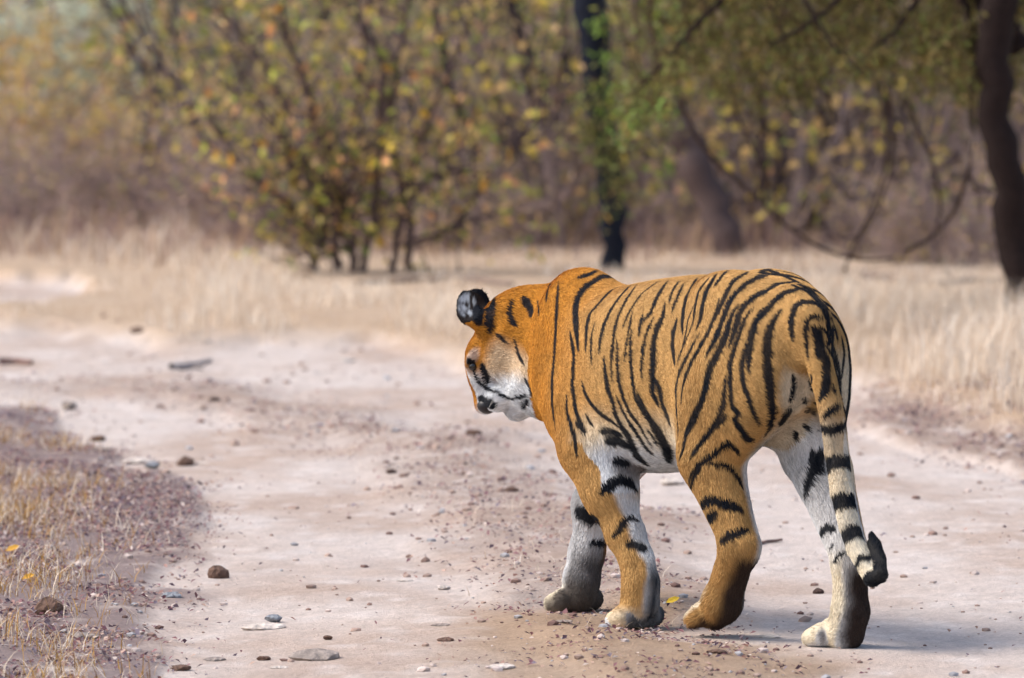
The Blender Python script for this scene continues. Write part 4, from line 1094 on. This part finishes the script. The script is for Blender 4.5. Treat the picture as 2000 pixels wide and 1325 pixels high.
# far verge
P = scatter(g, 215000, -4.6, 5.0, 28, 47)
v_, s_, f_, r_, so_ = zones(P)
clump = fbm(np.c_[P * np.array((1, .4)), np.zeros(len(P))], 3.2, 3)
dens = f_ * sstep(.38, .68, clump) * .8 * np.where(P[:, 1] > 41, sstep(46, 41, P[:, 1]) * .6, 1)
ppx = to_pix(np.c_[P, np.zeros(len(P))]); bend = sstep(480, 260, ppx[:, 0]) * sstep(525, 560, ppx[:, 1])
dens = dens * (1 - .9 * bend)
keep = g.random(len(P)) < dens
P = P[keep]; n = len(P); cl = clump[keep]; fe = f_[keep]
hgt = (.06 + .19 * sstep(.35, .7, cl)) * g.uniform(.5, 1.25, n) * (.45 + .55 * sstep(.5, 1, fe))
hgt *= np.interp(P[:, 0], [-2.4, -1.2, 0, 2.5], [.75, .8, 1.0, 1.15]) * (1 - .6 * bend[keep])
hgt *= 1 - sstep(430, 620, ppx[keep, 0]) * (1 - np.interp(P[:, 1], [33.5, 35.5, 38, 40.5], [1, .62, .34, .2]))
blades('dry_grass', np.c_[P, height(P) - .01], hgt, g.uniform(.0025, .006, n), np.full(n, .45), np.where((g.random(n) < sstep(37, 43, P[:, 1]) * .45)[:, None], pick(g, [(170, 136, 116, 3), (150, 122, 112, 3), (186, 150, 96, 1)], n, .2), pick(g, STRAW, n, .15)), 1, 'tall pale straw coloured grass along the far side of the track')
# low brown weeds where the grass thins out under the shrubs
P = scatter(g, 36000, -4.4, 5.0, 38.5, 47); cw = fbm(np.c_[P * np.array((1, .5)), np.zeros(len(P)) + 30], 2.6, 3)
keep = g.random(len(P)) < sstep(.36, .6, cw) * sstep(40.0, 42.0, P[:, 1]); P = P[keep]; n = len(P)
blades('dry_weeds', np.c_[P, height(P) - .01], .05 + .22 * sstep(.4, .7, cw[keep]) * g.uniform(.4, 1.2, n), g.uniform(.003, .007, n), np.full(n, .8),
       pick(g, [(150, 126, 118, 4), (128, 104, 104, 4), (178, 148, 118, 3), (112, 92, 90, 2), (196, 170, 130, 2)], n, .2), 5, 'low brown weeds growing under the shrubs beyond the straw grass')
# near verge
P = scatter(g, 120000, -3.2, -.55, 19.0, 33)
v_, s_, f_, r_, so_ = zones(P)
px = to_pix(np.c_[P, np.zeros(len(P))])
clump = fbm(np.c_[P * np.array((1, .5)), np.zeros(len(P)) + 3], 5, 3)
keep = g.random(len(P)) < v_ * sstep(.38, .68, clump) * np.interp(px[:, 0], [0, 90, 200, 330], [1.0, .65, .12, .02])
P = P[keep]; n = len(P)
blades('dry_grass', np.c_[P, height(P) - .008], g.uniform(.02, .095, n), g.uniform(.0015, .0035, n), np.full(n, .9), pick(g, STRAW[:2] + [(170, 128, 60, 5), (196, 152, 74, 5), (140, 104, 64, 3)], n, .2), 2, 'short tangled dry grass on the near roadside verge')
# thin dry growth along the strip between the wheel tracks
P = scatter(g, 9000, -2.0, .4, 22, 33); v_, s_, f_, r_, so_ = zones(P); keep = g.random(len(P)) < s_ * .22; P = P[keep]; n = len(P)
blades('dry_grass', np.c_[P, height(P) - .006], g.uniform(.012, .05, n), g.uniform(.0015, .003, n), np.full(n, 1.2), pick(g, STRAW, n, .15), 3, 'sparse low straw on the strip between the wheel tracks')

# fallen leaf litter and grit
def flakes(name, P, size, col, seed, label, cat, curl=.35):
    g = np.random.default_rng(seed); n = len(P)
    a = g.uniform(0, 6.283, n); d = np.c_[np.cos(a), np.sin(a), g.normal(0, curl, n)]; s = np.c_[-np.sin(a), np.cos(a), g.normal(0, curl, n)]
    L = (size * g.uniform(.5, 1.5, n))[:, None]; W = L * g.uniform(.4, .8, n)[:, None]
    z = np.array((0, 0, 1.0)); c = P + z * np.abs(d[:, 2:3]) * L * .5 + z * np.abs(s[:, 2:3]) * W * .5 + z * .002
    V = np.stack([c - d * L * .5, c + s * W * .5 + z * L * .12, c + d * L * .5, c - s * W * .5 + z * L * .12], 1)
    o = mesh_np(name, V.reshape(-1, 3), np.arange(n * 4).reshape(n, 4), M_LEAF, None, False)
    set_color(o.data, 'tint', np.repeat(col, 4, 0)); return tag(o, label, cat, None, 'stuff')
LIT = [(140, 100, 104, 5), (118, 82, 90, 4), (168, 132, 122, 4), (190, 160, 144, 3), (78, 60, 72, 7), (212, 196, 186, 3), (130, 118, 128, 4)]
P = scatter(g, 260000, -2.2, 2.4, 19.5, 34); v_, s_, f_, r_, so_ = zones(P + np.c_[g.normal(0, .07, len(P)), g.normal(0, .35, len(P))])
n2_ = fbm(np.c_[P * np.array((1, .5)), np.zeros(len(P)) + 7], 6, 3)
keep = g.random(len(P)) < np.clip(v_ * .95 + s_ * .26 + r_ * .5 + so_ * .14 + .008, 0, 1) * sstep(.30, .62, n2_)
P = P[keep]; n = len(P)
flakes('leaf_litter', np.c_[P, height(P)], np.full(n, .0125), pick(g, LIT, n, .25), 4, 'reddish brown fallen leaf fragments along the track edges', 'litter')

def rock_mesh(seed, flat=.6, res=10):
    g = np.random.default_rng(seed); bm = bmesh.new(); bmesh.ops.create_icosphere(bm, subdivisions=2, radius=1.0)
    P = np.array([v.co[:] for v in bm.verts])
    for _ in range(9):                                   # chip facets off
        nrm = g.normal(0, 1, 3); nrm /= np.linalg.norm(nrm); c = g.uniform(.62, .9); d = P @ nrm - c
        P -= np.clip(d, 0, None)[:, None] * nrm
    P = P * (1 + .18 * (fbm(P + seed * 3.1, 1.6, 3) - .5))[:, None] * np.array((1, g.uniform(.6, .9), flat))
    for v, p in zip(bm.verts, P): v.co = p
    me = bpy.data.meshes.new('rock'); bm.to_mesh(me); bm.free()
    for p in me.polygons: p.use_smooth = False
    return me
def rock_material(c, name):
    m, nt, b = material(name, .9, .2)
    tc = nt.nodes.new('ShaderNodeTexCoord'); n = nt.nodes.new('ShaderNodeTexNoise'); n.inputs['Scale'].default_value = 2.2; n.inputs['Detail'].default_value = 8
    r = nt.nodes.new('ShaderNodeValToRGB'); r.color_ramp.elements[0].position = .3; r.color_ramp.elements[1].position = .7
    r.color_ramp.elements[0].color = tuple(CC(*c) * .6) + (1,); r.color_ramp.elements[1].color = tuple(CC(*c) * 1.15) + (1,)
    nt.links.new(tc.outputs['Object'], n.inputs['Vector']); nt.links.new(n.outputs['Fac'], r.inputs['Fac']); nt.links.new(r.outputs['Color'], b.inputs['Base Color'])
    bu = nt.nodes.new('ShaderNodeBump'); bu.inputs['Strength'].default_value = .5; bu.inputs['Distance'].default_value = .05
    nt.links.new(n.outputs['Fac'], bu.inputs['Height']); nt.links.new(bu.outputs['Normal'], b.inputs['Normal'])
    return m
RK = {'grey': rock_material((152, 140, 132), 'grey_stone'), 'brown': rock_material((112, 88, 76), 'brown_stone'), 'pale': rock_material((208, 196, 186), 'pale_stone'),
      'blue': rock_material((142, 146, 152), 'bluish_stone'), 'dark': rock_material((84, 66, 60), 'dark_stone')}
ROCKS = [rock_mesh(i + 1, f) for i, f in enumerate((.62, .5, .7, .42, .55, .8))]
FLAT = [rock_mesh(i + 31, f) for i, f in enumerate((.16, .2, .13))]
def rock(px, py, w, kind, label, flat=False, k=0, tall=1.0, group=None):
    p = on_ground(px, py); s = w * p[1] / F_PX * .5
    src = (FLAT if flat else ROCKS)[k % (3 if flat else 6)]
    me = src.copy(); me.materials.clear(); me.materials.append(RK[kind])
    o = bpy.data.objects.new('stone', me); COL.objects.link(o)
    o.scale = (s, s * 1.1, s * tall); o.rotation_euler = (0, 0, random.uniform(-.5, .5))
    o.location = (p[0], p[1], p[2] + s * tall * (.05 if flat else .30))
    tag(o, label, 'stone', group)
rock(135, 800, 34, 'grey', 'rounded grey stone alone on the pale track beside the grassy verge', k=0, tall=1.2)
rock(403, 802, 26, 'brown', 'small brown stone with a pale flake, on the strip between the tracks', k=1)
rock(420, 783, 24, 'dark', 'dark flat pebble just behind the small brown stone', k=2, tall=.7)
rock(190, 862, 36, 'brown', 'dark brown stone at the leafy tip of the near verge', k=3)
rock(195, 880, 60, 'grey', 'low grey slab at the leafy tip of the near verge', True, 1)
rock(272, 905, 80, 'pale', 'whitish flat slab at the edge of the near verge', True, 0, 1.4)
rock(298, 916, 34, 'blue', 'dark bluish wedge leaning on the whitish slab', k=4)
rock(362, 910, 36, 'brown', 'brown stone beside a pale chip where verge meets track', k=5, tall=1.1)
rock(395, 905, 34, 'pale', 'pale chip beside the brown stone', True, 2)
rock(427, 1130, 46, 'brown', 'angular brown and grey stone standing out of the pale track', k=2, tall=1.25)
rock(338, 1172, 48, 'blue', 'smooth bluish stone at the edge of the red leaf litter', k=1, tall=.9)
rock(535, 1215, 40, 'blue', 'bluish grey stone above a flat pale plate of rock', k=4, tall=.9)
rock(515, 1228, 100, 'pale', 'flat pale plate of rock lying in the track', True, 2, 1.3)
rock(620, 1288, 118, 'grey', 'broad low brownish grey rock half buried in the sand', True, 1, 1.5)
rock(95, 1200, 62, 'brown', 'large round brown stone in the dry grass of the near verge', k=5, tall=1.15)
rock(160, 1245, 84, 'grey', 'long grey slab below the round brown stone', True, 0, 1.2)
rock(350, 1310, 50, 'brown', 'flat brown stone at the very edge of the litter', k=3, tall=.7)
rock(515, 1290, 30, 'brown', 'small brown stone beside the broad half buried rock', k=0, tall=.7)
rock(545, 1305, 44, 'pale', 'pale flake beside the broad half buried rock', True, 2)
rock(420, 1290, 54, 'grey', 'grey flat stone sunk in the track near the verge', True, 1)
rock(868, 1152, 30, 'pale', 'pale bluish pebble in the middle of the pale track', k=1, tall=.8)
rock(790, 1135, 40, 'pale', 'thin pale flake in the middle of the track', True, 0)
rock(872, 1252, 40, 'brown', 'thin brown shard on bare soil before the tiger', True, 1, 1.5)
rock(860, 1222, 44, 'grey', 'thin grey shard on bare soil before the tiger', True, 2)
rock(1316, 948, 58, 'pale', 'pale rounded stone seen under the belly of the tiger', k=1, tall=.7)
rock(1598, 1160, 24, 'dark', 'small dark brown pebble between the hind legs of the tiger', k=5)
rock(1838, 892, 34, 'brown', 'flat brown stone on the reddish litter of the right verge'.replace('right verge', 'far verge'), True, 0, 1.6)
rock(640, 1250, 22, 'brown', 'small brown stone just beyond the broad half buried rock', k=4)
rock(265, 650, 34, 'brown', 'brown clod at the grassy edge of the far track', k=3)
rock(680, 706, 40, 'pale', 'pale stone against the straw on the far track edge', True, 1, 1.5)
rock(925, 850, 34, 'brown', 'brown stone on the litter strip ahead of the tiger', k=0, tall=.8)
rock(1000, 960, 30, 'brown', 'dark chip on the litter strip by the forelegs', k=2, tall=.7)
rock(765, 925, 24, 'dark', 'tiny dark stone on the near edge of the litter strip', k=1)
rock(1500, 1245, 60, 'pale', 'pale flake in the soil between the hind paws', True, 2)
rock(1400, 1275, 46, 'brown', 'brown shard in the soil before the lifted hind paw', True, 0, 1.5)
rock(980, 1305, 70, 'pale', 'pale plate in the brown soil at the bottom of the track', True, 1)
rock(1100, 1215, 44, 'grey', 'grey chip beside the planted fore paw', True, 2)

# grit: pebbles too many to count
g = np.random.default_rng(77)
P = scatter(g, 16000, -2.2, 2.4, 20, 36); v_, s_, f_, r_, so_ = zones(P)
keep = g.random(len(P)) < np.clip(.11 + s_ * .30 + v_ * .22 + r_ * .30 + so_ * .30, 0, 1); P = P[keep]; n = len(P)
ico = ROCKS[1]; bm = bmesh.new(); bmesh.ops.create_icosphere(bm, subdivisions=1, radius=1.0)
IV = np.array([v.co[:] for v in bm.verts]); IF = np.array([[v.index for v in f.verts] for f in bm.faces]); bm.free()
sz = .003 + .011 * g.random(n) ** 4
V = IV[None] * (1 + g.normal(0, .16, (n, len(IV), 1))) * sz[:, None, None] * np.array((1.2, 1, .65)) + np.c_[P, height(P) + sz * .3][:, None]
Fg = (IF[None] + (np.arange(n) * len(IV))[:, None, None]).reshape(-1, 3)
grit = mesh_np('gravel', V.reshape(-1, 3), Fg, M_TWIG, None, False)
set_color(grit.data, 'tint', np.repeat(pick(g, [(164, 142, 130, 5), (140, 116, 106, 3), (196, 180, 172, 4), (166, 164, 166, 2), (118, 94, 88, 1)], n, .2), len(IV), 0))
tag(grit, 'small pebbles and grit strewn over the dirt track', 'gravel', None, 'stuff')

# fallen sticks and leaves
def stick(pts, r, col, label, cat='stick'):
    P = np.array([on_ground(x, y) for x, y in pts]); t = np.linspace(0, len(P) - 1, 12)
    P = np.stack([np.interp(t, np.arange(len(P)), P[:, k]) for k in range(3)], 1); P[:, 2] += r * .8
    P += np.random.default_rng(int(pts[0][0])).normal(0, r * .15, P.shape)
    B = Builder(); B.tube(P, np.linspace(r, r * .6, 12), CC(*col), 6)
    tag(B.build('stick', M_BARK), label, cat)
stick([(335, 722), (380, 716), (412, 708)], .012, (168, 160, 158), 'bleached grey stick lying across the far track')
stick([(352, 724), (375, 722), (395, 724)], .008, (150, 140, 136), 'thin grey twig beside the bleached stick')
stick([(0, 712), (30, 711), (62, 714)], .014, (130, 104, 96), 'brown fallen branch at the bend of the track')
stick([(1478, 1066), (1500, 1061), (1527, 1059)], .006, (120, 96, 88), 'thin brown twig on the sand behind the lifted hock of the tiger')
stick([(700, 560), (800, 552), (900, 548), (1000, 560)], .014, (120, 104, 98), 'fallen branch lying at the foot of the tangled shrub')
stick([(1690, 545), (1820, 560), (1960, 552)], .016, (112, 96, 90), 'fallen branch in the straw beneath the hanging stems')
for (x, y, c, k, lab) in [(1316, 1187, 0, .032, 'yellow fallen leaf between the fore and hind paws of the tiger'), (25, 1085, 1, .035, 'orange fallen leaf on the grassy near verge'), (58, 1140, 1, .03, 'orange leaf caught in the grass of the near verge')]:
    p = on_ground(x, y); o = bpy.data.objects.new('fallen_leaf', LEAFM[c]); o.location = p + np.array((-.02, 0, .012)); o.rotation_euler = (.7, -.35, .3); o.scale = (k * 1.2,) * 3; COL.objects.link(o); tag(o, lab, 'leaf')
